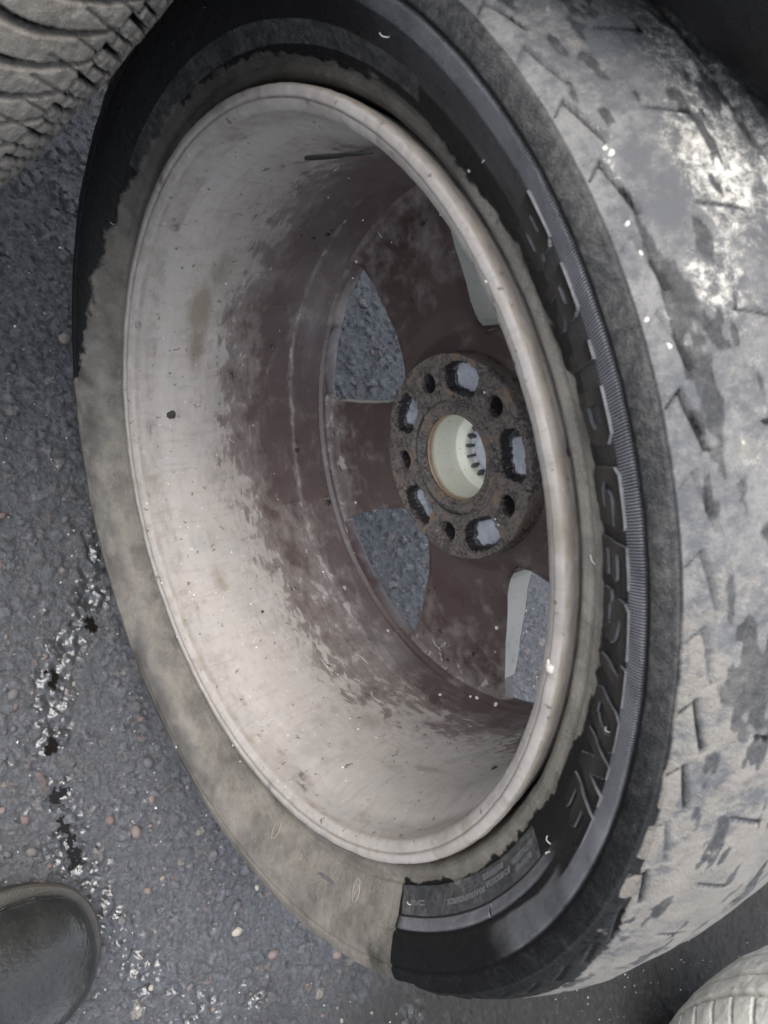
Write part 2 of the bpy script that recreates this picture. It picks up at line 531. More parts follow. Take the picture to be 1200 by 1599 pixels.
def ground_fields(x, y):
    P = np.c_[x, y, np.zeros_like(x)]
    wx = x + (vnoise(P, 190, 51) - 0.5) * 0.004
    wy = y + (vnoise(P, 190, 52) - 0.5) * 0.004
    f1, f2, i1 = cells(wx, wy, 0.0098, 5)
    g1, g2, i2 = cells(wx, wy, 0.0046, 9)
    low = fbm(P, 9, 3, 3) - 0.5
    e1 = sstep(0.0, 0.22, f2 - f1)
    e2 = sstep(0.0, 0.25, g2 - g1)
    big = (i1 > 0.62).astype(float)
    rise1 = (0.35 + 0.65 * i1)
    h = 0.0024 * e1 * rise1 * big * (1 - 0.55 * f1 ** 2) + 0.0010 * e2 * (0.3 + 0.7 * i2) * (1 - 0.75 * big * e1)
    h += low * 0.005 + (fbm(P, 230, 4, 31) - 0.5) * 0.0030
    gap = np.where(big > 0, 1 - e1, 1 - e2 * 0.8) * np.where(big > 0, 1, 0.75)
    sid = np.where((big > 0) & (e1 > 0.25), (i1 - 0.62) / 0.38, i2)
    wet = np.exp(-((seg_dist(x, y, TRAIL) + 0.016 * (fbm(P, 38, 3, 46) - 0.5)) / 0.021) ** 2) * 1.05
    for bx, by, br in BLOTS:
        wet = np.maximum(wet, np.exp(-((x - bx) ** 2 + (y - by) ** 2) / (0.8 * br) ** 2))
    wet *= sstep(0.32, 0.48, fbm(P, 75, 4, 41))
    wet = np.maximum(wet, 0.55 * sstep(0.60, 0.70, fbm(P, 95, 3, 47)) * sstep(-0.05, -0.18, x) * (y > -0.1))
    h += wet * ((fbm(P, 170, 3, 61) - 0.5) * 0.0095 - 0.0008)
    dirt = 0.22 + 0.5 * sstep(0.15, 0.4, x)
    ground_shade = sstep(-0.42, -0.62, x + 0.10 * low)  # shade between the tyres, painted into the tarmac on this side
    return h, gap, sid, wet, dirt, ground_shade

def axis_coords(fine, step, far, extra=None):
    lo, hi = fine
    core = np.arange(lo, hi + 1e-9, step)
    if extra is not None:
        core = np.r_[np.arange(extra, lo - 1e-6, 0.0042), core]
        lo = extra
    out = []
    v, s = hi, step
    while v < far:
        s *= 1.35
        v += s
        out.append(v)
    inn = []
    v, s = lo, step
    while v > -far:
        s *= 1.35
        v -= s
        inn.append(v)
    return np.r_[inn[::-1], core, out]

gx = axis_coords((-0.52, 0.50), 0.0017, 120.0, -1.05)
gy = axis_coords((-0.62, 0.22), 0.0017, 120.0, -1.15)
GX, GY = np.meshgrid(gx, gy, indexing='ij')
x, y = GX.ravel(), GY.ravel()
near = (np.abs(x) < 1.6) & (np.abs(y) < 1.8)
h = np.zeros(x.shape); gap = np.full(x.shape, 0.3); sid = _h((x * 997).astype(np.int64), (y * 991).astype(np.int64), np.zeros(x.shape, np.int64), 3); wet = np.zeros(x.shape); dirt = np.full(x.shape, 0.3); ground_shade = np.where(x < -0.5, 1.0, 0.0)
hh = ground_fields(x[near], y[near])
h[near], gap[near], sid[near], wet[near], dirt[near], ground_shade[near] = hh
me = mesh_np('tarmac', np.c_[x, y, h], grid_quads(len(gx), len(gy)), True, dict(gap=gap, stone=sid, wet=wet, dirt=dirt, ground_shade=ground_shade), (M_TAR,))
tarmac = link('tarmac', me, kind='structure')

# puddles lying in the low spots of the wet trail
def puddle(px, py, rx, ry, seed):
    cx, cy = unproj_ground(px, py)
    n = 56
    V = [(0, 0, 0)]
    rr = np.random.default_rng(seed)
    ph = rr.uniform(0, 6.28, 6)
    for i in range(n):
        t = 2 * math.pi * i / n
        k = 1 + 0.22 * math.sin(2 * t + ph[0]) + 0.16 * math.sin(3 * t + ph[1]) + 0.13 * math.sin(5 * t + ph[2]) + 0.1 * math.sin(9 * t + ph[3]) + 0.09 * math.sin(14 * t + ph[4]) + 0.08 * math.sin(23 * t + ph[5])
        V.append((rx * k * math.cos(t), ry * k * math.sin(t), 0))
    bm = bmesh.new()
    vs = [bm.verts.new(v) for v in V]
    for i in range(n):
        bm.faces.new((vs[0], vs[1 + i], vs[1 + (i + 1) % n]))
    e = bmesh.ops.extrude_face_region(bm, geom=bm.faces[:])
    for v in [g for g in e['geom'] if isinstance(g, bmesh.types.BMVert)]:
        v.co.z -= 0.004
    bmesh.ops.recalc_face_normals(bm, faces=bm.faces[:])
    me = bpy.data.meshes.new('puddle')
    bm.to_mesh(me)
    bm.free()
    me.materials.append(M_PUD)
    hz = ground_fields(np.array([cx]), np.array([cy]))[0][0]
    o = link('puddle', me, None, Matrix.Translation((cx, cy, hz + 0.0004)), 'structure')
    return o
for a in ((91, 1250, 0.012, 0.0085, 1), (97, 1288, 0.0065, 0.006, 11), (114, 1325, 0.010, 0.0055, 2), (122, 1350, 0.006, 0.006, 3), (140, 975, 0.007, 0.005, 4), (80, 1060, 0.009, 0.004, 5), (78, 1165, 0.006, 0.005, 6)):
    puddle(*a)

# pebbles set in the tarmac: the nearest, clearest ones as single stones
def stone_mesh(seed):
    bm = bmesh.new()
    bmesh.ops.create_icosphere(bm, subdivisions=1, radius=1)
    r = random.Random(seed)
    sx, sy = r.uniform(0.75, 1.3), r.uniform(0.6, 0.95)
    for v in bm.verts:
        k = 1 + r.uniform(-0.20, 0.20)
        v.co = Vector((v.co.x * sx * k, v.co.y * sy * k, v.co.z * 0.42 * k))
    me = bpy.data.meshes.new('stone')
    bm.to_mesh(me)
    bm.free()
    for p in me.polygons:
        p.use_smooth = True
    me.materials.append(M_STONE)
    return me
STONES = [stone_mesh(i) for i in range(14)]
spots = []
for (px, py, s) in ((230, 1190, 1.5), (212, 1298, 1.5), (172, 1280, 1.2), (188, 1435, 1.2), (340, 1170, 1.0), (100, 530, 1.3), (370, 1415, 1.1), (296, 1540, 1.2), (230, 1390, 1.1), (370, 1455, 1.2), (425, 1490, 1.2), (20, 1083, 1.2), (50, 1330, 1.1), (470, 1442, 1.0), (525, 1490, 1.2), (65, 1380, 1.2), (120, 1500, 1.1), (160, 1480, 1.2), (40, 1280, 1.1)):
    spots.append((*unproj_ground(px, py), s * 0.0050))
rs = random.Random(21)
while len(spots) < 290:
    if rs.random() < 0.78:
        c = unproj_ground(rs.uniform(-10, 640), rs.uniform(330, 1620))
    else:
        c = unproj_ground(rs.uniform(500, 840), rs.uniform(400, 1090))
    if abs(c[0]) < 0.9 and -1.0 < c[1] < 0.25:
        spots.append((*c, rs.choice((0.0020, 0.0024, 0.0028, 0.0034, 0.0040, 0.0026))))
sx = np.array([s[0] for s in spots]); sy = np.array([s[1] for s in spots])
sh = ground_fields(sx, sy)[0]
for (px, py, s), hz in zip(spots, sh):
    o = link('stone', rs.choice(STONES), tarmac)
    o.matrix_world = Matrix.Translation((px, py, hz + s * 0.10)) @ Matrix.Rotation(rs.uniform(0, 6.28), 4, 'Z') @ Matrix.Scale(s, 4)

# fine loose grit, uncountable
def chips(n, zones, smin, smax, seed):
    r = np.random.default_rng(seed)
    V, F = [], []
    base = np.array([(1, 0, 0), (-0.5, 0.8, 0), (-0.6, -0.7, 0), (0.1, 0, 0.7)])
    tri = np.array([(0, 1, 3), (1, 2, 3), (2, 0, 3), (0, 2, 1)])
    pts = []
    for _ in range(n):
        z = zones[r.integers(len(zones))]
        pts.append(unproj_ground(r.uniform(z[0], z[2]), r.uniform(z[1], z[3])))
    pts = np.array(pts)
    ok = (np.abs(pts[:, 0]) < 1.4) & (pts[:, 1] > -1.6)
    pts = pts[ok]
    hz = ground_fields(pts[:, 0], pts[:, 1])[0]
    for i, (p, z) in enumerate(zip(pts, hz)):
        s = r.uniform(smin, smax) * (1.0 + 0.8 * (r.random() > 0.93)); t = r.uniform(0, 6.28)
        c, q = math.cos(t), math.sin(t)
        B = base * (r.uniform(0.6, 1.3), r.uniform(0.5, 1.0), 1.0) * s
        V.append(np.c_[B[:, 0] * c - B[:, 1] * q + p[0], B[:, 0] * q + B[:, 1] * c + p[1], B[:, 2] + z])
        F.append(tri + 4 * i)
    return np.vstack(V), np.vstack(F)
V, F = chips(900, [(0, 300, 640, 1600), (0, 300, 640, 1600), (0, 300, 640, 1600), (500, 400, 840, 1090), (500, 400, 840, 1090), (860, 1400, 1200, 1599)], 0.0005, 0.0014, 4)
grit = link('grit', mesh_np('grit', V, F, False, None, (M_GRIT,)), tarmac, None, 'stuff')

# ------------------------------------------------------------------ the wheel
wheel = empty('alloy_car_wheel', Matrix.Translation((0, 0, 0)), 'mud-caked five-spoke alloy wheel wearing a worn half-wet tyre, hub and inner side showing', 'wheel')

def wpart(name, me, parent=None, kind=None):
    o = link(name, me, None, None, kind)
    o.parent = parent or wheel
    o.matrix_world = WHEEL_M
    return o

# --- tyre
TKEY = [(0.212, -0.040), (0.2175, -0.022), (0.2205, -0.0135), (0.2222, -0.0085), (0.2245, -0.0058), (0.2285, -0.0048), (0.2325, -0.0046), (0.2350, -0.0022), (0.240, 0.0005), (0.247, 0.0045), (0.252, 0.0085), (0.260, 0.0135), (0.266, 0.0158), (0.2705, 0.0168), (0.276, 0.0166), (0.280, 0.0150), (0.286, 0.0085), (0.2925, -0.003), (0.298, -0.014), (0.3025, -0.027), (0.306, -0.045), (0.308, -0.07), (0.3085, -0.1), (0.308, -0.13), (0.3055, -0.16), (0.301, -0.18), (0.294, -0.20), (0.286, -0.2125), (0.275, -0.2190), (0.262, -0.217), (0.247, -0.207), (0.235, -0.199), (0.224, -0.195), (0.214, -0.180), (0.206, -0.165)]
curve = catmull(TKEY, 24)
ki = int(np.argmin(np.abs(curve[:, 1] + 0.1) + (curve[:, 0] < 0.3)))
prof = np.vstack([resample(curve[:ki + 1], 0.0009), resample(curve[ki:], 0.004)[1:]])
def tyre_z(r):
    """z of the tyre's outer face at radius r (front half)"""
    f = prof[:, 1] > -0.03
    f &= prof[:, 0] < 0.292
    return np.interp(r, prof[f, 0], prof[f, 1])

NA = 1900
A, r, z, NR, NZ, Q = lathe(prof, NA)
D = np.degrees(A)
P0 = polar(A, r, z)
front = z > -0.1
disp = (fbm(P0, 30, 3, 2) - 0.5) * 0.0012 + (fbm(P0, 140, 3, 5) - 0.5) * 0.0005
sidew = front & (r < 0.2835) & (r > 0.222)
# moulded rings
for rg, w, dp in ((0.2703, 0.0007, 0.0014), (0.2338, 0.0009, -0.0009), (0.2298, 0.0007, 0.0006), (0.2803, 0.0007, -0.0008), (0.2260, 0.0006, -0.0005)):
    disp -= sidew * dp * np.exp(-((r - rg) / w) ** 2)
arc = sstep(-86, -82, D) * (1 - sstep(-46, -40, D))
disp -= sidew * arc * 0.0013 * np.exp(-((r - 0.2530) / 0.0007) ** 2)
disp -= sidew * (np.abs(D + 56.5) < 0.22) * (r > 0.2465) * (r < 0.2530) * 0.0008
# worn shoulder sipes: a short nick and a long slanting cut, every 5.3 degrees
pitch = 5.3
ph = ((D + 1.6) % pitch)                       # grows with angle
u = pitch - ph                                 # 0 at the start of a cut, grows clockwise
shx = front & (r > 0.279) & (z > -0.012)
amp = 0.45 + 0.55 * sstep(0.35, 0.6, vnoise(np.c_[np.floor((D + 1.6) / pitch), np.zeros_like(D), np.zeros_like(D)], 3.7, 8))
line = 0.2856 + 0.0031 * np.clip(u / 4.3, 0, 1) + 0.0006 * (fbm(P0, 90, 2, 77) - 0.5)
cut = np.exp(-((r - line) / 0.00055) ** 2) * (u < 4.4) * (u > 0.15)
lift = sstep(0.0, 0.0004, line - r) * sstep(0.010, 0.001, line - r) * (u < 4.4)
nick = np.exp(-(((u - 0.2) + (r - 0.2857) * 280) / 0.12) ** 2) * (r < 0.2862) * (r > 0.2822)
disp += shx * amp * (-0.0030 * cut - 0.0020 * nick + 0.0006 * lift)
# shallow remains of the tread pattern
ph2 = (D + 3.0) % 7.2
tz = (z + 0.022) / 0.010
slash = np.exp(-((ph2 - 3.0 - 0.7 * tz) / 0.16) ** 2) * sstep(1.0, 0.7, np.abs(tz)) * front * (r > 0.29)
disp -= 0.0018 * slash * (0.4 + 0.6 * (vnoise(np.c_[np.floor((D + 3) / 7.2), 0 * D, 0 * D], 2.3, 4) > 0.35))
disp -= 0.0030 * np.exp(-((z + 0.056 + 0.003 * np.sin(A * 9)) / 0.0042) ** 2) * (r > 0.29)
disp -= 0.0030 * np.exp(-((z + 0.105) / 0.006) ** 2) * (r > 0.29)
disp += (r > 0.285) * front * (fbm(P0, 45, 4, 61) - 0.5) * 0.0022
# torn wear step low on the shoulder at the bottom of the picture
tear = sstep(-96, -90, D) * (1 - sstep(-78, -74, D))
disp -= tear * 0.0035 * sstep(0.2790, 0.2800, r + 0.002 * (fbm(P0, 70, 3, 91) - 0.5)) * front
Rr, Zz = r + disp * NR * 1.0, z + disp * NZ
# orient: make sure displacement is outward (profile runs bead -> tread)
rn = fbm(P0, 38, 3, 12) - 0.5
rmax = interp_deg([(-180, 0.300), (-79.6, 0.300), (-77.2, 0.2330), (-60, 0.2322), (-47, 0.2316), (-36, 0.2335), (-26, 0.2365), (-15, 0.2388), (-3, 0.2388), (8, 0.2360), (20, 0.2335), (27, 0.2300), (40, 0.2325), (60, 0.2338), (80, 0.2345), (95, 0.2365), (104, 0.240), (111, 0.2425), (119, 0.245), (125, 0.247), (131, 0.2515), (141, 0.2560), (149, 0.2610), (154, 0.268), (158, 0.300), (180, 0.300)], A)
fringe = fbm(P0, 130, 4, 222) - 0.5
edge = interp_deg([(-180, 0.006), (-70, 0.006), (60, 0.006), (95, 0.010), (120, 0.016), (150, 0.014), (165, 0.006), (180, 0.006)], A)
dust = np.clip(0.5 + (rmax + rn * 0.007 + fringe * 0.010 - r) / edge, -0.5, 1.2)
film = interp_deg([(-180, 0.86), (-80, 0.86), (-76, 0.62), (-40, 0.70), (-28, 0.90), (0, 0.92), (26, 0.80), (33, 0.30), (60, 0.30), (90, 0.32), (112, 0.5), (128, 0.72), (150, 0.80), (180, 0.86)], A)
treadz = front & (r > 0.2805)
film = film * (1 - 0.55 * sstep(0.46, 0.64, fbm(P0 * np.array([1, 1, 1.6]), 26, 4, 133)) * sstep(0.246, 0.262, r))
film = film * (1 - 0.20 * sstep(0.50, 0.62, fbm(P0, 60, 4, 134)))
# dry tan dirt on the tread and in the shoulder
tand = interp_deg([(-180, 0.6), (-90, 0.72), (-70, 0.66), (-45, 0.66), (-25, 0.60), (-10, 0.46), (5, 0.32), (25, 0.27), (60, 0.3), (180, 0.6)], A)
lo = interp_deg([(-80, 0.300), (-70, 0.2960), (-55, 0.2925), (-45, 0.2890), (-32, 0.2838), (-20, 0.2812), (30, 0.2808), (60, 0.281)], A)
inside = (D > -80) & (D < 100)
dust = np.where(treadz & inside, np.where(r > lo, tand + rn * 0.5, 0.1), dust)
mudband = np.exp(-((r - 0.2845 + 0.004 * (fbm(P0, 40, 3, 99) - 0.5)) / 0.0026) ** 2) * ((u > 0.6) & (u < 4.2)) * sstep(-48, -40, D) * (1 - sstep(-12, -6, D))
mudband *= sstep(0.40, 0.52, fbm(np.c_[P0[:, 0], P0[:, 1], P0[:, 2]], 62, 4, 303) + 0.25 * (vnoise(np.c_[np.floor((D + 1.6) / pitch), 0 * D, 0 * D], 5.1, 3) - 0.35))
dust = np.maximum(dust, mudband * 0.95)
film = np.where(treadz & inside, 0.75, film)
grey = np.where(treadz & inside, sstep(0.0, 0.0014, r - lo) * 0.95 + 0.03, 0.0)
strip = sidew & (r > 0.2710) & (r <= 0.2810)
grey = np.where(strip, 0.24 * sstep(-35, -10, D) * (1 - sstep(60, 100, D)) + 0.13, grey)
grey = np.where(sidew & (r > 0.2375) & (r < 0.247) & (D > 40) & (D < 112), 0.36, grey)
grey = np.where(sidew & (D > -77) & (D < -44) & (r < 0.2465) & (r > 0.2335), 0.46, grey)
pale = np.zeros_like(r)
for (a0, z0, wa, wz, s) in ((17, -0.028, 8, 0.022, 0.78), (9.5, -0.012, 5, 0.014, 0.66), (24, -0.045, 9, 0.03, 0.66), (13, -0.055, 11, 0.030, 0.70), (36, -0.02, 9, 0.03, 0.42), (0, -0.03, 9, 0.03, 0.42), (-12, -0.02, 8, 0.03, 0.36), (3, -0.018, 4, 0.010, 0.36), (30, -0.02, 6, 0.012, 0.30), (-6, -0.016, 6, 0.010, 0.30), (-20, -0.02, 8, 0.01, 0.25)):
    pale = np.maximum(pale, s * np.exp(-((D - a0) / wa) ** 2 - ((z - z0) / wz) ** 2))
pale *= treadz
# powder caught along the sipes
pale = np.maximum(pale, treadz * 0.55 * np.exp(-((r - line - 0.0012) / 0.0011) ** 2) * (u < 4.3) * sstep(-2, 6, D) * (1 - sstep(21, 26, D)))
hatch = sidew * sstep(0.2605, 0.2612, r) * (1 - sstep(0.2690, 0.2696, r)) * sstep(-44, -40, D) * (1 - sstep(30, 60, D))
hatch = np.maximum(hatch, 0.30 * sidew * sstep(0.249, 0.252, r) * (1 - sstep(0.266, 0.270, r)) * ((D < -95) | (D > 158)))
hatch = np.maximum(hatch, 0.30 * sidew * sstep(0.243, 0.245, r) * (1 - sstep(0.2690, 0.2696, r)) * sstep(-2, 3, D) * (1 - sstep(30, 55, D)))
hatch = np.maximum(hatch, 0.8 * sidew * sstep(0.2470, 0.2474, r) * (1 - sstep(0.2522, 0.2526, r)) * sstep(-78, -76, D) * (1 - sstep(-44, -40, D)))
hatch = np.maximum(hatch, 0.7 * sidew * sstep(0.2555, 0.2565, r + 0.004 * rn) * (1 - sstep(0.2690, 0.2696, r)) * sstep(-58, -50, D + 6 * rn) * (1 - sstep(-42, -40, D)))
pit = treadz * sstep(0.60, 0.68, fbm(np.c_[A * 0.3 * 0.35, z * 1.0, r * 0], 170, 4, 401)) * (r > 0.2875)
clean = 1 - np.clip(0.55 * pit + 0.85 * shx * np.maximum(cut, nick) * amp + 0.7 * slash, 0, 1)
pale *= clean; grey *= clean; dust = np.where(treadz, dust * clean, dust)
V = polar(A, Rr, Zz)
tyre = wpart('tyre', mesh_np('tyre', V, Q, True, dict(dust=dust, film=film, grey=grey, pale=pale, hatch=hatch), (M_TYRE,)))
tyre['label'] = 'worn tyre, dusty grey at left and wet black at right'

def tyre_point(a_deg, rad, lift=0.0):
    zz = float(tyre_z(rad))
    e = 0.0006
    dz = (float(tyre_z(rad + e)) - float(tyre_z(rad - e))) / (2 * e)
    n = np.array([-dz, 1.0]); n /= np.hypot(*n)
    rr_, z_ = rad + n[0] * lift, zz + n[1] * lift
    a = math.radians(a_deg)
    return np.array([rr_ * math.cos(a), rr_ * math.sin(a), z_])

# raised letters round the sidewall, each its own piece: strokes on a unit cell (u across, v from rim to tread)
GLYPHS = {
    'B': ([[(0.1, 0), (0.1, 1)], [(0.1, 0.96), (0.70, 0.96), (0.86, 0.76), (0.66, 0.53), (0.1, 0.53)], [(0.66, 0.53), (0.90, 0.30), (0.74, 0.04), (0.1, 0.04)]]),
    'R': ([[(0.1, 0), (0.1, 1)], [(0.1, 0.96), (0.72, 0.96), (0.88, 0.74), (0.70, 0.48), (0.1, 0.48)], [(0.5, 0.48), (0.9, 0)]]),
    'I': ([[(0.5, 0), (0.5, 1)]]),
    'D': ([[(0.1, 0), (0.1, 1)], [(0.1, 0.96), (0.62, 0.96), (0.88, 0.72), (0.88, 0.28), (0.62, 0.04), (0.1, 0.04)]]),
    'G': ([[(0.88, 0.84), (0.62, 0.96), (0.3, 0.96), (0.1, 0.74), (0.1, 0.26), (0.3, 0.04), (0.72, 0.04), (0.88, 0.14), (0.88, 0.46), (0.56, 0.46)]]),
    'E': ([[(0.1, 0), (0.1, 1)], [(0.1, 0.95), (0.9, 0.95)], [(0.1, 0.5), (0.8, 0.5)], [(0.1, 0.05), (0.9, 0.05)]]),
    'S': ([[(0.88, 0.86), (0.66, 0.96), (0.3, 0.96), (0.12, 0.78), (0.26, 0.56), (0.72, 0.44), (0.88, 0.24), (0.7, 0.04), (0.3, 0.04), (0.12, 0.16)]]),
    'T': ([[(0.5, 0), (0.5, 1)], [(0.0, 0.95), (1.0, 0.95)]]),
    'O': ([[(0.3, 0.04), (0.7, 0.04), (0.9, 0.28), (0.9, 0.72), (0.7, 0.96), (0.3, 0.96), (0.1, 0.72), (0.1, 0.28), (0.3, 0.04)]]),
    'N': ([[(0.1, 0), (0.1, 1)], [(0.1, 0.95), (0.9, 0.05)], [(0.9, 0), (0.9, 1)]]),
}
M_EDGE = mat_simple('worn_letter_edge', (0.018, 0.018, 0.020), (0.15, 0.15, 0.158), 160, 0.45)
def letter_mesh(ch, a0, a1, r0, r1, thick=0.165, lift=0.0012):
    nu, nv = 30, 34
    U, Vv = np.meshgrid((np.arange(nu) + 0.5) / nu, (np.arange(nv) + 0.5) / nv, indexing='ij')
    d = np.full(U.shape, 9.0)
    asp = (r1 - r0) / (math.radians(a0 - a1) * 0.25)
    for s in GLYPHS[ch]:
        for (x0, y0), (x1, y1) in zip(s[:-1], s[1:]):
            vx, vy = x1 - x0, (y1 - y0) * asp
            t = np.clip(((U - x0) * vx + (Vv - y0) * asp * vy) / (vx * vx + vy * vy + 1e-9), 0, 1)
            d = np.minimum(d, np.hypot(U - x0 - t * vx, (Vv - y0) * asp - t * vy))
    M = d < thick * (1.6 if ch == 'I' else 1.0)
    vid = {}
    V, F = [], []
    def vert(i, j, top):
        key = (i, j, top)
        if key not in vid:
            a = a0 + (a1 - a0) * i / nu
            rr = r0 + (r1 - r0) * j / nv
            vid[key] = len(V)
            V.append(tyre_point(a, rr, lift if top else -0.0006))
        return vid[key]
    for i in range(nu):
        for j in range(nv):
            if not M[i, j]:
                continue
            F.append((vert(i, j, 1), vert(i + 1, j, 1), vert(i + 1, j + 1, 1), vert(i, j + 1, 1))[::-1])
            for di, dj, e in ((-1, 0, ((0, 0), (0, 1))), (1, 0, ((1, 1), (1, 0))), (0, -1, ((1, 0), (0, 0))), (0, 1, ((0, 1), (1, 1)))):
                ii, jj = i + di, j + dj
                if ii < 0 or jj < 0 or ii >= nu or jj >= nv or not M[ii, jj]:
                    (x0, y0), (x1, y1) = e
                    F.append((vert(i + x0, j + y0, 1), vert(i + x1, j + y1, 1), vert(i + x1, j + y1, 0), vert(i + x0, j + y0, 0)))
    fa = np.array(F)
    lev = np.zeros(len(V), int)
    for (i_, j_, t_), n_ in vid.items():
        lev[n_] = t_
    mi = (lev[fa].sum(1) < 4).astype(int)
    me = mesh_np('raised_letter', np.array(V), fa, False, None, (M_WET, M_EDGE), mi)
    return me
WORD = [('B', 21.3, 16.7), ('R', 15.0, 10.9), ('I', 9.4, 6.7), ('D', 5.3, 0.9), ('G', -0.9, -5.7), ('E', -7.0, -10.4), ('S', -11.6, -16.2), ('T', -17.0, -20.4), ('O', -21.2, -25.2), ('N', -26.2, -30.6), ('E', -32.0, -36.0)]
for ch, a0, a1 in WORD:
    o = wpart('raised_letter', letter_mesh(ch, a0, a1, 0.2415, 0.2618), tyre)

# small print on the dry-to-wet arc: two lines of tiny raised blocks, too worn to read
def small_print():
    V, F = [], []
    rr = random.Random(3)
    rows = [(-66.5, -60.5, 0.2400), (-60.0, -57.5, 0.2398), (-57, -51.5, 0.2388), (-57.5, -52.8, 0.2352), (-50.5, -45.5, 0.2372), (-50.0, -46.0, 0.2408), (-98, -94, 0.2442), (-75, -72, 0.2395)]
    for a0, a1, r0 in rows:
        a = a0
        while a < a1:
            w = rr.uniform(0.28, 0.42)
            cells_ = [(0, 0), (0, 1), (0, 2), (1, 0), (1, 1), (1, 2)]
            rr.shuffle(cells_)
            for (ci, cj) in cells_[:rr.choice((3, 4, 4, 5))]:
                b = len(V)
                aa0, aa1 = a + ci * w * 0.42, a + ci * w * 0.42 + w * 0.38
                q0, q1 = r0 + cj * 0.0008, r0 + cj * 0.0008 + 0.0007
                for lf in (-0.0004, 0.0005):
                    for (ax, qx) in ((aa0, q0), (aa1, q0), (aa1, q1), (aa0, q1)):
                        V.append(tyre_point(ax, qx, lf))
                F += [(b + 4, b + 5, b + 6, b + 7), (b, b + 1, b + 5, b + 4), (b + 1, b + 2, b + 6, b + 5), (b + 2, b + 3, b + 7, b + 6), (b + 3, b, b + 4, b + 7)]
            a += w * 1.15
    return mesh_np('small_print', np.array(V), np.array(F), False, None, (M_PRINT,))

M_PRINT = mat_simple('print_rubber', (0.055, 0.056, 0.060), (0.10, 0.10, 0.105), 300, 0.5)
M_STAMP = mat_simple('dusty_stamp', (0.10, 0.090, 0.075), (0.22, 0.20, 0.17), 300, 0.8)
wpart('small_print', small_print(), tyre, 'stuff')

def tube(points, rad, ns=6):
    P = np.array(points, float)
    V, F = [], []
    for i, p in enumerate(P):
        t = P[min(i + 1, len(P) - 1)] - P[max(i - 1, 0)]
        t /= np.linalg.norm(t) + 1e-12
        uu = np.cross(t, (0.3, 0.2, 0.93)); uu /= np.linalg.norm(uu) + 1e-12
        vv = np.cross(t, uu)
        rd = rad if np.isscalar(rad) else rad[i]
        for k in range(ns):
            q = 2 * math.pi * k / ns
            V.append(p + rd * (math.cos(q) * uu + math.sin(q) * vv))
    for i in range(len(P) - 1):
        for k in range(ns):
            F.append((i * ns + k, i * ns + (k + 1) % ns, (i + 1) * ns + (k + 1) % ns, (i + 1) * ns + k))
    return np.array(V), np.array(F)

def stamp(a_c, r_c, strokes, sa, sr, rad=0.0004):
    V, F = [], []
    for s in strokes:
        pts = [tyre_point(a_c + sa * u_, r_c + sr * v_, 0.0001) for u_, v_ in s]
        v, f = tube(pts, rad, 5)
        F.append(f + sum(len(q) for q in V)); V.append(v)
    return mesh_np('stamp_mark', np.vstack(V), np.vstack(F), True, None, (M_STAMP,))
oval = [(math.cos(t) * 1.0, math.sin(t)) for t in np.linspace(0, 2 * math.pi, 30)]
ess = [(0.45, 0.35), (0.15, 0.5), (-0.3, 0.4), (-0.35, 0.12), (0.0, 0.0), (0.38, -0.12), (0.35, -0.4), (-0.1, -0.52), (-0.45, -0.38)]
two = [(-0.5, 0.5), (-0.1, 0.9), (0.4, 0.7), (0.4, 0.2), (-0.5, -0.8), (0.6, -0.8)]
wpart('stamp_mark', stamp(-88.4, 0.2425, [oval, ess], 0.75, 0.0062), tyre)
wpart('stamp_mark', stamp(-94.5, 0.2432, [two], 0.5, 0.0028, 0.0003), tyre)
wpart('stamp_mark', stamp(-103, 0.2440, [two, [(-1.6, -0.8), (-1.6, 0.8)]], 0.5, 0.0028, 0.0003), tyre)
wpart('stamp_mark', stamp(-110.5, 0.2425, [oval], 0.7, 0.006), tyre)

# moulding hairs left on the rubber
rh = random.Random(5)
for a_, r_ in ((-41.5, 0.2470), (-41.9, 0.2490), (-75.0, 0.2420), (44, 0.2545), (28.5, 0.2440), (-10.5, 0.2330), (124, 0.2490), (-23.5, 0.2575)):
    p = tyre_point(a_, r_, 0.0)
    b = rh.uniform(0, 360)
    pts = []
    for k in range(6):
        t = k / 5
        pts.append(tyre_point(a_ + 0.9 * t * math.cos(b) + 0.4 * t * t, r_ + 0.0035 * t * math.sin(b), 0.0002 + 0.0014 * math.sin(t * 2.6)))
    v, f = tube(pts, 0.00024, 5)
    wpart('moulding_hair', mesh_np('moulding_hair', v, f, True, None, (M_HAIR,)), tyre)

# --- rim barrel
BKEY = [(0.2140, -0.030), (0.2185, -0.0125), (0.2205, -0.0045), (0.2202, -0.0012), (0.2192, 0.0000), (0.2158, 0.0004), (0.2146, -0.0002), (0.2141, -0.0019), (0.2135, -0.0012), (0.2100, -0.0030), (0.2082, -0.0050), (0.2068, -0.0100), (0.2060, -0.0165), (0.2047, -0.0220), (0.2018, -0.0290), (0.1990, -0.0380), (0.1968, -0.0480), (0.1953, -0.065), (0.1936, -0.095), (0.1915, -0.122), (0.1905, -0.140), (0.1898, -0.152), (0.1885, -0.1600)]
bprof = resample(catmull(BKEY, 14), 0.0013)
A, r, z, NR, NZ, Q = lathe(bprof, 1000)
D = np.degrees(A)
P0 = polar(A, r, z)
nz_ = fbm(P0, 25, 3, 6) - 0.5
zb = interp_deg([(-180, -0.083), (-160, -0.088), (-140, -0.094), (-120, -0.102), (-105, -0.108), (-85, -0.120), (-60, -0.09), (0, -0.06), (55, -0.06), (75, -0.068), (90, -0.074), (105, -0.084), (120, -0.082), (135, -0.074), (150, -0.084), (169, -0.080), (180, -0.083)], A)
dust = np.clip(0.5 + (z - zb + nz_ * 0.02) / 0.075, 0.05, 1.1)
ring = np.exp(-((z + 0.1335 + 0.0015 * np.sin(A * 7)) / 0.0022) ** 2)
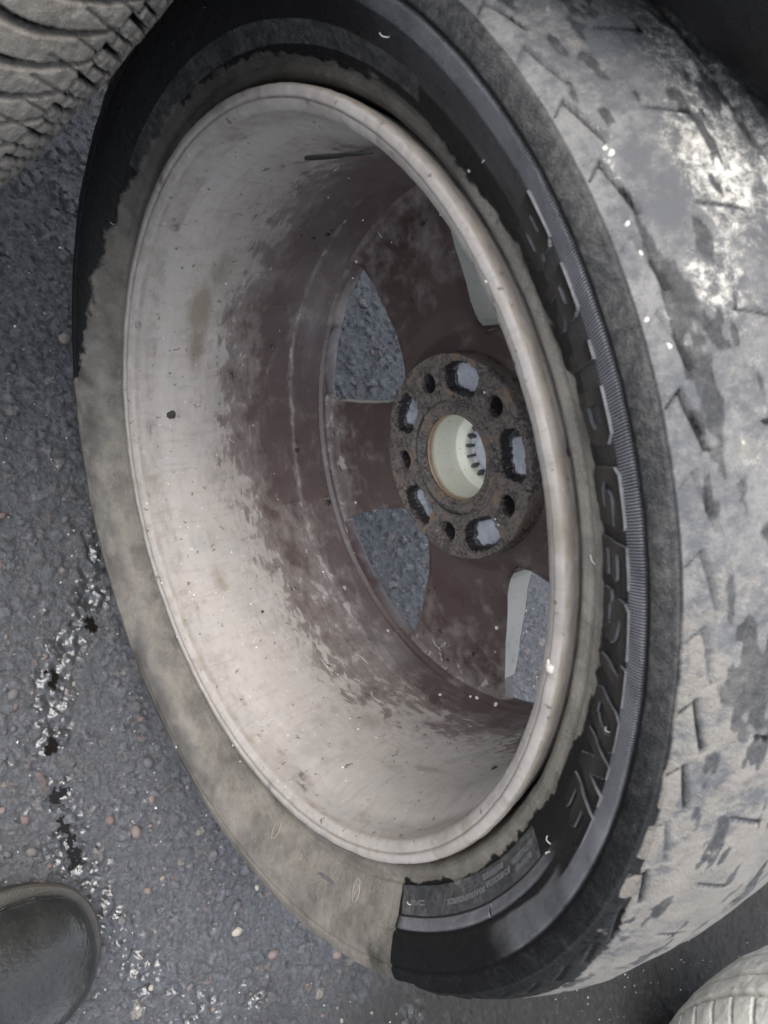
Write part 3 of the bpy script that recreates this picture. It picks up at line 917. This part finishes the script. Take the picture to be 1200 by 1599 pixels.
ringamp = interp_deg([(-180, 0.40), (-150, 0.34), (-120, 0.36), (-90, 0.20), (-70, 0), (80, 0), (100, 0.22), (125, 0.38), (150, 0.44), (180, 0.40)], A)
dust = np.maximum(dust, np.minimum(dust + ring * ringamp, 0.62))
low = ((D < -95) & (D > -175)) * np.exp(-((z + 0.125) / 0.022) ** 2) * 0.30
dust = np.maximum(dust, low + dust * 0.5 + 0.04 * (low > 0.05))
dust = np.where(z > -0.025, 1.1, dust)
dust = np.where((D < 60) & (D > -75), np.where(z > -0.03, 1.1, dust), dust)
soil = np.zeros_like(r)
for a0, z0, wa, wz, s in ((134, -0.047, 9, 0.012, 0.62), (143, -0.048, 8, 0.010, 0.60), (124, -0.055, 7, 0.013, 0.5), (116, -0.05, 5, 0.008, 0.3), (-162, -0.042, 6, 0.008, 0.48), (-171, -0.046, 4, 0.006, 0.35), (97, -0.080, 7, 0.010, 0.45), (104, -0.07, 6, 0.01, 0.42), (88, -0.075, 5, 0.008, 0.35), (-97, -0.060, 4, 0.008, 0.36), (-113, -0.085, 5, 0.010, 0.40), (-88, -0.070, 8, 0.006, 0.45), (-120, -0.07, 4, 0.007, 0.34), (157, -0.045, 4, 0.006, 0.2)):
    soil = np.maximum(soil, 1.45 * s * np.exp(-(wrapd(D - a0) / wa) ** 2 - ((z - z0) / wz) ** 2))
soil = np.maximum(soil, interp_deg([(-180, 0.04), (-60, 0.08), (60, 0.1), (75, 0.36), (100, 0.36), (125, 0.34), (150, 0.18), (180, 0.06)], A) * (z < -0.035) * 1.25)
lip = z > -0.020
soil = np.maximum(soil, lip * (0.75 * np.exp(-((r - 0.2141) / 0.0007) ** 2) + 0.55 * np.exp(-((r - 0.2078) / 0.0012) ** 2) + 0.6 * (r > 0.2198)))
soil = np.maximum(soil, lip * 0.5 * sstep(0.52, 0.66, fbm(P0, 42, 4, 88)))
dust = np.where(lip, 0.86 + 0.5 * (fbm(P0, 70, 4, 89) - 0.5), dust)
disp = (fbm(P0, 60, 3, 4) - 0.5) * 0.0006 + lip * (fbm(P0, 160, 3, 14) - 0.5) * 0.0006
rim = wpart('rim_barrel', mesh_np('rim_barrel', polar(A, r + disp * NR, z + disp * NZ), Q[:, ::-1], True, dict(dust=dust, soil=soil), (M_RIM,)))
rim['label'] = 'rim barrel with pale dried mud over brown paint'

# --- spokes: five equal sectors of the cast disc, open windows between them
HOLE0 = 175.5
def half_deg(rad):
    return float(np.interp(rad, [0.060, 0.085, 0.0875, 0.091, 0.096, 0.104, 0.12, 0.14, 0.16, 0.172, 0.1822, 0.1842, 0.1854, 0.1864], [36, 36, 33.2, 29.5, 26.8, 24.0, 21.0, 18.6, 17.3, 16.8, 16.9, 17.8, 22.0, 36]))
def back_z(rad):
    return float(np.interp(rad, [0.055, 0.0745, 0.085, 0.12, 0.16, 0.180, 0.187, 0.193], [-0.1570, -0.1575, -0.1625, -0.1665, -0.1655, -0.1640, -0.1615, -0.155]))
def thick(rad):
    return float(np.interp(rad, [0.055, 0.09, 0.12, 0.160, 0.178, 0.187, 0.193], [0.030, 0.028, 0.024, 0.018, 0.0130, 0.013, 0.018]))
def spoke_mesh():
    rads = np.r_[np.linspace(0.058, 0.084, 8), np.linspace(0.0855, 0.104, 14), np.linspace(0.108, 0.168, 22), np.linspace(0.1700, 0.1836, 9), np.linspace(0.1842, 0.1865, 10), np.linspace(0.1875, 0.1930, 5)]
    nu = 25
    us = np.linspace(-1, 1, nu)
    V, dust, soil = [], [], []
    nr = len(rads)
    for side in (0, 1):
        for rad in rads:
            h = half_deg(rad)
            for uu in us:
                a = math.radians(HOLE0 + uu * h)
                zc = back_z(rad)
                open_ = h < 35.9
                ed = max(0.0, abs(uu) - 0.90) / 0.10 if open_ else 0
                crown = 0.003 * (1 - uu * uu) * float(np.interp(rad, [0.08, 0.1, 0.16, 0.178], [0, 1, 1, 0]))
                zz = zc - 0.0016 * ed * ed - 0.002 + crown if side == 0 else zc - thick(rad) + 0.002 * ed
                V.append((rad * math.cos(a), rad * math.sin(a), zz))
                dust.append(0.0); soil.append(0.0)
    idx = lambda s, i, j: (s * nr + i) * nu + j
    F, M = [], []
    for i in range(nr - 1):
        for j in range(nu - 1):
            F.append((idx(0, i, j), idx(0, i + 1, j), idx(0, i + 1, j + 1), idx(0, i, j + 1))); M.append(0)
            F.append((idx(1, i, j), idx(1, i, j + 1), idx(1, i + 1, j + 1), idx(1, i + 1, j))); M.append(0 if rads[i] > 0.160 else 1)
        hm = half_deg(0.5 * (rads[i] + rads[i + 1]))
        if hm < 35.99:
            outer = rads[i] > 0.166 or rads[i] < 0.088
            m = 0 if outer else 1
            F.append((idx(0, i, nu - 1), idx(0, i + 1, nu - 1), idx(1, i + 1, nu - 1), idx(1, i, nu - 1))); M.append(m)
            F.append((idx(0, i, 0), idx(1, i, 0), idx(1, i + 1, 0), idx(0, i + 1, 0))); M.append(m)
    return np.array(V), np.array(F), np.array(M)
SV, SF, SM = spoke_mesh()
for k in range(5):
    ang = k * 2 * math.pi / 5
    c, s = math.cos(ang), math.sin(ang)
    V = np.c_[SV[:, 0] * c - SV[:, 1] * s, SV[:, 0] * s + SV[:, 1] * c, SV[:, 2]]
    rr = np.hypot(V[:, 0], V[:, 1]); D = np.degrees(np.arctan2(V[:, 1], V[:, 0]))
    nn = fbm(V, 45, 4, 71)
    base = {0: 0.11, 1: 0.27, 2: 0.10, 3: 0.05, 4: 0.22}[k]
    dst = base * sstep(0.10, 0.17, rr) + 0.02
    if k in (0, 1):
        dst = np.where(rr > 0.184, 0.04, dst)
        dst = np.maximum(dst, 0.40 * (rr < 0.184) * sstep(0.138, 0.172, rr + 0.03 * (nn - 0.5)))
    me = mesh_np('spoke', V, SF, True, dict(dust=dst, soil=np.zeros(len(V))), (M_SPOKE, M_SILVER), SM)
    o = wpart('spoke', me)
    o.modifiers.new('edge', 'EDGE_SPLIT').split_angle = R_(50)

# --- hub flange as a fine polar relief with bolt holes and pockets
nr, na = 90, 900
rads = np.linspace(0.0296, 0.0720, nr)
A = np.repeat(np.linspace(-math.pi, math.pi, na, endpoint=False), nr)
r = np.tile(rads, na)
D = np.degrees(A)
P0 = polar(A, r, np.zeros_like(r))
z = np.full(r.shape, -0.1440)
wet_and_shade = np.zeros_like(r)
z += 0.0012 * np.exp(-((r - 0.0375) / 0.0016) ** 2) - 0.0014 * np.exp(-((r - 0.0408) / 0.0013) ** 2)
z -= 0.0016 * (1 - sstep(0.0315, 0.0335, r))
wet_and_shade = np.maximum(wet_and_shade, 0.80 * np.exp(-((r - 0.0390) / 0.0034) ** 2) * (0.4 + 0.6 * (np.abs(wrapd(D - 195)) < 70)))
dh = (D - HOLE0 + 36) % 72 - 36
dp_ = (D - HOLE0) % 72 - 36
wpk = 15.5 + 2.0 * np.sin(np.arange(5))[((np.floor((D - HOLE0) / 72)) % 5).astype(int)]
jag = (fbm(P0, 260, 3, 15) - 0.5)
se = (np.abs(dp_ + jag * 4) / wpk) ** 3.2 + (np.abs(r - 0.0560 + jag * 0.003) / 0.0108) ** 3.6
pk = 1 - sstep(0.72, 1.12, se)
z -= 0.0095 * pk * (0.85 + 0.15 * np.cos(np.radians(dp_) * 4))
wet_and_shade = np.maximum(wet_and_shade, sstep(0.05, 0.3, pk))
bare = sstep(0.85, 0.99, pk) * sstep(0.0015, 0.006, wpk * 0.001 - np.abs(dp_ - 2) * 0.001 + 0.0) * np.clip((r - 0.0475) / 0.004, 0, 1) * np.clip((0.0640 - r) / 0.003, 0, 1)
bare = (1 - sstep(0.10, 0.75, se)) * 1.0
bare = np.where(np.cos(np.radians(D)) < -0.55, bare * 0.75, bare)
ax = r * np.cos(np.radians(dh)) - 0.0554
ay = r * np.sin(np.radians(dh))
dd = np.hypot(ax, ay)
hole = 1 - sstep(0.0062, 0.0069, dd)
z -= 0.0012 * (1 - sstep(0.0070, 0.0088, dd))
z -= 0.022 * hole
wet_and_shade = np.maximum(wet_and_shade, 1.5 * (1 - sstep(0.0064, 0.0070, dd)))  # not moisture: the dark inside the bolt holes is put into the colour
# notches cut in the edge either side of the pockets
z -= 0.0016 * np.exp(-((np.abs(dp_) - wpk - 2.0) / 0.7) ** 2) * sstep(0.064, 0.066, r)
z += (fbm(P0, 180, 4, 25) - 0.5) * 0.0012 * (1 - hole)
zr = z.reshape(na, nr)
zr[:, -1] = -0.164
zr[:, -2] = np.minimum(zr[:, -2], -0.1455)
zr[:, 0] = -0.150
r2 = r.reshape(na, nr).copy()
r2[:, -1] = 0.0722
r2[:, -2] = 0.0719
hub = wpart('hub_flange', mesh_np('hub_flange', polar(A, r2.ravel(), zr.ravel()), grid_quads(na, nr, True), True, dict(wet=wet_and_shade, bare=bare), (M_HUB,)))
hub.modifiers.new('edge', 'EDGE_SPLIT').split_angle = R_(60)

# --- centre bore sleeve, cap and its clips
sl = resample(np.array([(0.0302, -0.1465), (0.0292, -0.1475), (0.0290, -0.150), (0.0282, -0.168), (0.0276, -0.172), (0.0225, -0.176), (0.0215, -0.178), (0.0212, -0.184)]), 0.0008)
A, r, z, NR, NZ, Q = lathe(sl, 160)
cap = wpart('centre_sleeve', mesh_np('centre_sleeve', polar(A, r, z), Q[:, ::-1], True, None, (M_CREAM,)))
cap.modifiers.new('edge', 'EDGE_SPLIT').split_angle = R_(40)
cp_ = resample(np.array([(0.0216, -0.1815), (0.0190, -0.1825), (0.0150, -0.1810), (0.0060, -0.1800), (0.0003, -0.1800)]), 0.0009)
A, r, z, NR, NZ, Q = lathe(cp_, 120)
z = z + 0.0006 * (np.abs(np.sin(A * 4)) > 0.93) * (r < 0.017)
capb = wpart('centre_cap', mesh_np('centre_cap', polar(A, r, z), Q[:, ::-1], True, None, (M_CAP,)))
def box_np(c, ux, uy, uz):
    c, ux, uy, uz = map(np.array, (c, ux, uy, uz))
    V = np.array([c + a * ux + b * uy + d * uz for d in (-1, 1) for a, b in ((-1, -1), (1, -1), (1, 1), (-1, 1))])
    F = np.array([(0, 3, 2, 1), (4, 5, 6, 7), (0, 1, 5, 4), (1, 2, 6, 5), (2, 3, 7, 6), (3, 0, 4, 7)])
    return V, F
v, f = box_np((0.0192, 0, -0.1785), (0.0018, 0, 0), (0, 0.0009, 0), (0, 0, 0.0028))
clip_me = mesh_np('clip', v, f, False, None, (M_CLIP,))
for k in range(16):
    o = bpy.data.objects.new('clip', clip_me)
    COL.objects.link(o)
    o.parent = capb
    o.matrix_world = WHEEL_M @ Matrix.Rotation(2 * math.pi * k / 16 + 0.1, 4, 'Z')

# --- strip of black residue inside the barrel, mud lumps, water drops
def barrel_point(a_deg, zz, lift=0.0):
    f = np.argsort(bprof[:, 1])
    f = [i for i in f if bprof[i, 0] < 0.2148]
    rr = float(np.interp(zz, bprof[f, 1], bprof[f, 0])) - lift
    a = math.radians(a_deg)
    return np.array([rr * math.cos(a), rr * math.sin(a), zz])
V, F = [], []
n = 26
for i in range(n):
    t = i / (n - 1)
    a = 85.5 - 9 * t
    zc = -0.060 - 0.026 * t
    w = 2.6 * 0.0032 * math.sin(math.pi * min(1, t * 1.1 + 0.05)) ** 0.7 * (1 + 0.35 * math.sin(9 * t)) + 0.0002 if t < 0.86 else 0.0032 * (1 - t) / 0.14 * 0.8 + 0.0001
    for k, (dz_, lf) in enumerate(((-w, -0.0004), (-w * 0.8, 0.0012), (w * 0.8, 0.0012), (w, -0.0004))):
        V.append(barrel_point(a + dz_ * 60, zc + dz_, lf))
F = grid_quads(n, 4)
wpart('black_residue', mesh_np('black_residue', np.array(V), F, True, None, (M_RESIDUE,)))

def blob_mesh(name, seed, m, flat=0.45):
    bm = bmesh.new()
    bmesh.ops.create_icosphere(bm, subdivisions=2, radius=1)
    rr = random.Random(seed)
    ph = [rr.uniform(0, 6) for _ in range(4)]
    for v in bm.verts:
        c = v.co.copy()
        k = 1 + 0.16 * math.sin(3 * c.x + ph[0]) + 0.14 * math.sin(4 * c.y + ph[1])
        v.co = Vector((c.x * k, c.y * k, c.z * flat))
    me = bpy.data.meshes.new(name)
    bm.to_mesh(me)
    bm.free()
    for p in me.polygons:
        p.use_smooth = True
    me.materials.append(m)
    return me
DROPS = [blob_mesh('water_drop', i, M_WATER) for i in range(6)]
LUMPS = [blob_mesh('mud_lump', i + 20, M_RESIDUE, 0.5) for i in range(4)]
GRITS = [blob_mesh('grit_crumb', i + 40, M_GRIT, 0.6) for i in range(4)]

def cam_ray(px, py):
    d = cr * ((px - 600) / 1350.0) + cd * ((py - 799.5) / 1350.0) + cf
    return Vector(cam_pos), d.normalized()
bpy.context.view_layer.update()
def surface_hit(px, py, targets):
    best = None
    o_, d_ = cam_ray(px, py)
    for t in targets:                                    # all share the wheel frame as their local frame
        ok, loc, nor, _ = t.ray_cast(o_, d_)
        if ok:
            dist = (loc - o_).length
            if best is None or dist < best[0]:
                best = (dist, loc.copy(), nor.copy(), t)
    return best
HIT = [o for o in bpy.data.objects if o.parent is wheel and o.name.split('.')[0] in ('rim_barrel', 'spoke', 'hub_flange', 'tyre')]
def stick(px, py, meshes, size, name, rng):
    """rests one small bead on the wheel's surface at a place read off the photograph"""
    b = surface_hit(px, py, HIT)
    if b is None:
        return
    _, loc, nor, t = b
    if nor.dot(Vector(cam_pos) - loc) < 0:
        nor = -nor
    M = Matrix.Translation(loc + nor * size * 0.12) @ nor.to_track_quat('Z', 'Y').to_matrix().to_4x4() @ Matrix.Rotation(rng.uniform(0, 6.28), 4, 'Z') @ Matrix.Diagonal((size * rng.uniform(0.8, 1.3), size, size, 1))
    o = bpy.data.objects.new(name, rng.choice(meshes))
    COL.objects.link(o)
    o.parent = t
    o.matrix_world = WHEEL_M @ M
rd = random.Random(9)
for px, py, s in ((360, 585, 3.6), (273, 355, 2.8), (216, 507, 2.2), (524, 676, 2.0), (532, 679, 1.6), (548, 738, 2.2), (556, 735, 1.8), (609, 986, 3.0), (462, 690, 2.2), (458, 788, 2.4), (510, 778, 2.6), (455, 919, 2.4), (463, 918, 1.8), (655, 340, 2.2), (620, 370, 1.8), (643, 374, 1.6), (606, 409, 1.4), (656, 405, 1.6), (642, 470, 2.0), (424, 545, 2.0), (433, 494, 1.6), (417, 742, 1.4), (567, 1065, 1.8), (585, 1066, 1.6), (404, 1150, 2.0), (600, 1148, 1.8), (512, 1040, 1.6), (660, 970, 1.8), (690, 1008, 1.8), (709, 978, 1.6), (735, 1032, 2.0), (718, 1004, 1.5), (745, 1010, 1.6), (680, 918, 1.5), (670, 920, 1.7), (520, 358, 2.0), (470, 370, 1.7), (576, 1250, 1.6), (420, 1133, 1.5), (742, 1045, 1.6), (318, 9, 2.0), (272, 67, 1.2), (990, 1290, 1.3), (1092, 1240, 1.2), (812, 1405, 1.3)):
    stick(px, py, DROPS, s * 0.00100, 'water_drop', rd)
for px, py, s in ((268, 648, 3.2), (464, 703, 2.2), (513, 785, 2.6), (540, 640, 1.0), (660, 350, 2.0), (512, 366, 2.0), (773, 1200, 2.2), (424, 540, 1.8), (490, 372, 1.5), (700, 1030, 1.5), (688, 985, 1.8), (740, 1020, 1.6), (410, 955, 1.4)):
    stick(px, py, LUMPS, s * 0.00095, 'mud_lump', rd)
for px, py, s in ((557, 408, 1.8), (556, 785, 1.8), (630, 828, 1.2), (606, 985, 2.2), (860, 1045, 3.2), (857, 1034, 2.2), (775, 1100, 2.6), (745, 1090, 2.6), (735, 1088, 2.2), (688, 1085, 1.8), (776, 980, 2.0), (688, 335, 1.5), (930, 1185, 1.2), (760, 440, 1.6), (1000, 395, 1.6), (980, 350, 1.6), (955, 240, 2.2), (945, 232, 1.4), (1045, 540, 1.4), (1010, 500, 1.4)):
    stick(px, py, GRITS, s * 0.00062, 'grit_crumb', rd)
for _ in range(110):
    px, py = rd.uniform(230, 800), rd.uniform(250, 1200)
    stick(px, py, DROPS if rd.random() < 0.6 else GRITS, rd.uniform(0.5, 1.1) * 0.00085, 'speck', rd)

# ------------------------------------------------------------------ the other tyres
def upright(cx, cy, yaw, R, lean=0.0, sink=0.0):
    """matrix of a tyre standing at world (cx, cy); its axis (local z) lies level, yaw measured from +Y towards +X"""
    az = Vector((math.sin(yaw) * math.cos(lean), math.cos(yaw) * math.cos(lean), math.sin(lean)))
    ux = Vector((0, 0, 1)) - az * az.z
    ux.normalize()
    vy = az.cross(ux)
    c = Vector((cx, cy, R * math.cos(lean) + 0.09 * abs(math.sin(lean)) - sink))
    return Matrix(((ux.x, vy.x, az.x, c.x), (ux.y, vy.y, az.y, c.y), (ux.z, vy.z, az.z, c.z), (0, 0, 0, 1)))

def tyre_profile(R, half, rb):
    k = [(rb, half * 0.62), (rb + 0.006, half * 0.84), (rb + 0.022, half * 1.0), (R - 0.052, half * 1.07), (R - 0.030, half * 1.03), (R - 0.016, half * 0.90), (R - 0.006, half * 0.66), (R - 0.001, half * 0.34), (R, 0)]
    k = k + [(a, -b) for a, b in k[-2::-1]]
    return catmull(k, 22)

def build_tyre(name, M, R, half, rb, label, na, step, style, dustv, filmv, greyv, palev, group='tyres lying round the wheel'):
    root = empty(name, M, label, 'tyre', group)
    pf = resample(tyre_profile(R, half, rb), step)
    A, r, z, NR, NZ, Q = lathe(pf, na)
    s = -1.0 if NR[len(pf) // 2] < 0 else 1.0
    NR, NZ = NR * s, NZ * s
    P = polar(A, r, z)
    v = z / half
    disp = (fbm(P, 40, 3, 3) - 0.5) * 0.002
    cuts = np.zeros_like(r)
    av = np.abs(v)
    tread = r > R - 0.034
    if style == 'directional':
        N = 104
        sweep = 0.52 * (av - 0.50) ** 2 * np.sign(v)
        ph = ((A + sweep) * N / (2 * math.pi)) % 1.0
        d = np.minimum(ph, 1 - ph) * 2 * math.pi * R / N
        wdt = 0.0005 + 0.0011 * sstep(0.92, 0.60, av)
        g = (1 - sstep(wdt, wdt + 0.0010, d)) * (av > 0.12) * (av < 0.92) * tread
        disp -= 0.0095 * g
        cuts = np.maximum(cuts, g)
        disp -= 0.006 * (np.abs(av - 0.06) < 0.025) * tread
        # shoulder blocks: lateral cuts and two ring cuts
        sh = tread & (av >= 0.70)
        for n_, w_, sh_ in ((N, 0.0012, 0.0), (N * 2, 0.0006, 0.25)):
            q = ((A * n_ / (2 * math.pi)) + 0.7 * (av - 0.8) + sh_) % 1.0
            dq = np.minimum(q, 1 - q) * 2 * math.pi * R / n_
            cc = (1 - sstep(w_ * 0.5, w_ * 0.5 + 0.0007, dq)) * sh * (av > 0.92)
            disp -= 0.0045 * cc
            cuts = np.maximum(cuts, cc)
        zig = 0.012 * np.sign(np.sin(A * N))
        for vv in (0.925, 1.0):
            cc = (1 - sstep(0.004, 0.012, np.abs(av - vv - zig))) * sh
            disp -= 0.0040 * cc
            cuts = np.maximum(cuts, cc)
        q = (A * N * 1.5 / (2 * math.pi)) % 1.0
        dq = np.minimum(q, 1 - q) * 2 * math.pi * R / (N * 1.5)
        disp -= 0.0020 * (1 - sstep(0.0003, 0.0010, dq)) * tread * (av > 0.76) * (av < 0.925)
        disp += sh * (fbm(P, 260, 4, 8) - 0.5) * 0.0022
        disp += (fbm(P, 200, 3, 18) - 0.5) * 0.0008
    elif style == 'bald':
        disp += (fbm(P * np.array([1.0, 1.0, 5.0]), 60, 5, 8) - 0.5) * 0.009
    elif style == 'ribbed':
        for vv in (0.25, 0.62):
            disp -= 0.006 * (1 - sstep(0.03, 0.05, np.abs(av - vv))) * tread
        q = (A * 60 / (2 * math.pi) + 0.8 * av) % 1.0
        dq = np.minimum(q, 1 - q) * 2 * math.pi * R / 60
        disp -= 0.0045 * (1 - sstep(0.0010, 0.0022, dq)) * tread * (av > 0.62)
        disp += (fbm(P, 90, 4, 8) - 0.5) * 0.0025
    else:
        for rg in (R - 0.028, R - 0.060):
            disp -= 0.0012 * np.exp(-((r - rg) / 0.0010) ** 2) * (~tread)
    fb = fbm(P, 25, 3, 44) - 0.5
    o_ = np.ones_like(r)
    me = mesh_np('carcass', polar(A, r + disp * NR, z + disp * NZ), Q, True, dict(dust=dustv * o_ + fb * 0.4 - 0.55 * cuts, film=filmv * o_, grey=greyv * o_ * (1 - cuts), pale=palev * o_ + fb * 0.3, hatch=0 * o_), (M_TYRE2,))
    c = link('carcass', me, root)
    # hub side closed by a plain steel wheel, hidden from here but there from another step
    dk = resample(np.array([(rb + 0.004, half * 0.7), (rb - 0.004, half * 0.62), (rb - 0.012, half * 0.2), (rb - 0.03, -half * 0.1), (0.08, 0.0), (0.03, 0.01), (0.029, -0.01), (0.08, -0.012), (rb - 0.03, -half * 0.2), (rb - 0.010, -half * 0.3), (rb - 0.004, -half * 0.62), (rb + 0.004, -half * 0.7)]), 0.006)
    A, r, z, NR, NZ, Q = lathe(dk, 96)
    d = link('steel_wheel', mesh_np('steel_wheel', polar(A, r, z), Q, True, None, (M_STEEL,)), root)
    return root
M_STEEL = mat_simple('dull_steel', (0.07, 0.07, 0.072), (0.16, 0.155, 0.15), 40, 0.5)

def place(c, a):
    """tyre centre and axis in the wheel's frame -> world matrix"""
    az = Vector(a).normalized()
    ux = Vector((1, 0, 0)) - az * az.x
    ux.normalize()
    vy = az.cross(ux)
    L = Matrix(((ux.x, vy.x, az.x, c[0]), (ux.y, vy.y, az.y, c[1]), (ux.z, vy.z, az.z, c[2]), (0, 0, 0, 1)))
    return WHEEL_M @ L
build_tyre('dusty_car_tyre', place((-0.026, 0.414, 0.113), (0.251, 0.535, 0.807)), 0.275, 0.098, 0.180, 'dusty tyre with curved tread grooves and cracked blocky shoulder, at the upper left', 2200, 0.0010, 'directional', 0.80, 0.80, 0.15, 0.0)
build_tyre('muddy_car_tyre', place((-0.002, -0.945, -0.60), (0, 0, 1)), 0.308, 0.098, 0.205, 'pale mud-whitened ribbed tyre in the lower right corner, beyond the dark gap', 900, 0.002, 'ribbed', 1.0, 0.9, 0.9, 1.15)
build_tyre('black_car_tyre', place((0.279, 0.39, -0.276), (-0.923, -0.371, 0.096)), 0.37, 0.107, 0.235, 'clean black tyre lying over the wheel at the upper right corner', 600, 0.004, 'plain', 0.0, 0.2, 0.05, 0.0)

# ------------------------------------------------------------------ the photographer's boot
boot = empty('rubber_boot', Matrix.Translation((-0.327, 0.090, 0)), 'round toe of a scuffed black rubber boot on the tarmac, lower left', 'boot')
def boot_sections():
    # (y back from the toe, z centre, half width, half height, tilt of the section)
    return [(0.0005, 0.031, 0.004, 0.004, 0), (0.002, 0.033, 0.018, 0.013, 0), (0.008, 0.036, 0.031, 0.021, 0), (0.018, 0.038, 0.041, 0.027, 0), (0.035, 0.041, 0.049, 0.031, 0), (0.060, 0.044, 0.053, 0.034, 0), (0.090, 0.048, 0.052, 0.038, 4), (0.120, 0.054, 0.047, 0.044, 10), (0.150, 0.064, 0.043, 0.052, 22), (0.178, 0.080, 0.041, 0.060, 38), (0.200, 0.105, 0.042, 0.064, 56), (0.212, 0.140, 0.045, 0.060, 74), (0.216, 0.180, 0.049, 0.058, 86), (0.216, 0.230, 0.053, 0.060, 90), (0.216, 0.290, 0.057, 0.063, 90), (0.216, 0.340, 0.059, 0.065, 90), (0.216, 0.342, 0.054, 0.060, 90), (0.216, 0.300, 0.052, 0.058, 90)]
S = np.array(boot_sections())
T = np.linspace(0, len(S) - 1, 90)
SS = np.c_[[np.interp(T, np.arange(len(S)), S[:, i]) for i in range(5)]].T
ns = 48
V = []
for yb, zc, hw, hh_, tl in SS:
    t = R_(tl)
    for k in range(ns):
        q = 2 * math.pi * k / ns
        cx = hw * math.copysign(abs(math.cos(q)) ** 0.85, math.cos(q))
        cz = hh_ * math.copysign(abs(math.sin(q)) ** 0.85, math.sin(q))
        yy, zz = yb + (-cz * math.sin(t)), zc + cz * math.cos(t)
        V.append((cx * (1.0 if tl > 60 else 1.0), yy, max(zz, 0.020)))
V = np.array(V)
nb = fbm(V, 30, 3, 9) - 0.5
V[:, 2] += nb * 0.002
F = grid_quads(len(SS), ns)
Fw = np.array([(i * ns + ns - 1, i * ns, (i + 1) * ns, (i + 1) * ns + ns - 1)[::-1] for i in range(len(SS) - 1)])
up_ = link('boot_upper', mesh_np('boot_upper', V, np.vstack([F[:, ::-1], Fw]), True, None, (M_BOOT,)), boot)
# sole and welt: outline extruded, treaded edge
def sole(name, z0, z1, grow, m):
    out = [(0.0, 0.0), (0.016, 0.002), (0.032, 0.010), (0.044, 0.024), (0.053, 0.048), (0.055, 0.075), (0.052, 0.105), (0.044, 0.14), (0.038, 0.17), (0.038, 0.20), (0.040, 0.235), (0.038, 0.262), (0.026, 0.280), (0.0, 0.286)]
    o2 = [(x + 0, y) for x, y in out] + [(-x, y) for x, y in out[-2:0:-1]]
    c = catmull(np.array(o2 + [o2[0]]), 5)[:-1]
    cen_ = np.array([0, 0.14])
    d = c - cen_
    d /= np.linalg.norm(d, axis=1)[:, None]
    n = len(c)
    rings = [(z0, grow - 0.002), (z0 + 0.002, grow), (z1 - 0.002, grow), (z1, grow - 0.002)]
    V = []
    for zz, g in rings:
        q = c + d * g
        V.append(np.c_[q, np.full(n, zz)])
    V.append(np.array([[0, 0.14, z0], [0, 0.14, z1]]))
    V = np.vstack(V)
    F = []
    for k in range(3):
        for i in range(n):
            j = (i + 1) % n
            F.append((k * n + i, k * n + j, (k + 1) * n + j, (k + 1) * n + i))
    for i in range(n):
        j = (i + 1) % n
        F.append((4 * n, j, i, i)[:3] + (i,)) if False else None
    F = [f for f in F if f]
    me = bpy.data.meshes.new(name)
    faces = [tuple(f) for f in F] + [(4 * n, (i + 1) % n, i) for i in range(n)] + [(4 * n + 1, 3 * n + i, 3 * n + (i + 1) % n) for i in range(n)]
    me.from_pydata([tuple(v) for v in V], [], faces)
    me.materials.append(m)
    return link(name, me, boot)
sole('boot_sole', 0.002, 0.0195, 0.002, M_SOLE)
sole('boot_welt', 0.0205, 0.0275, 0.0085, M_SOLE)
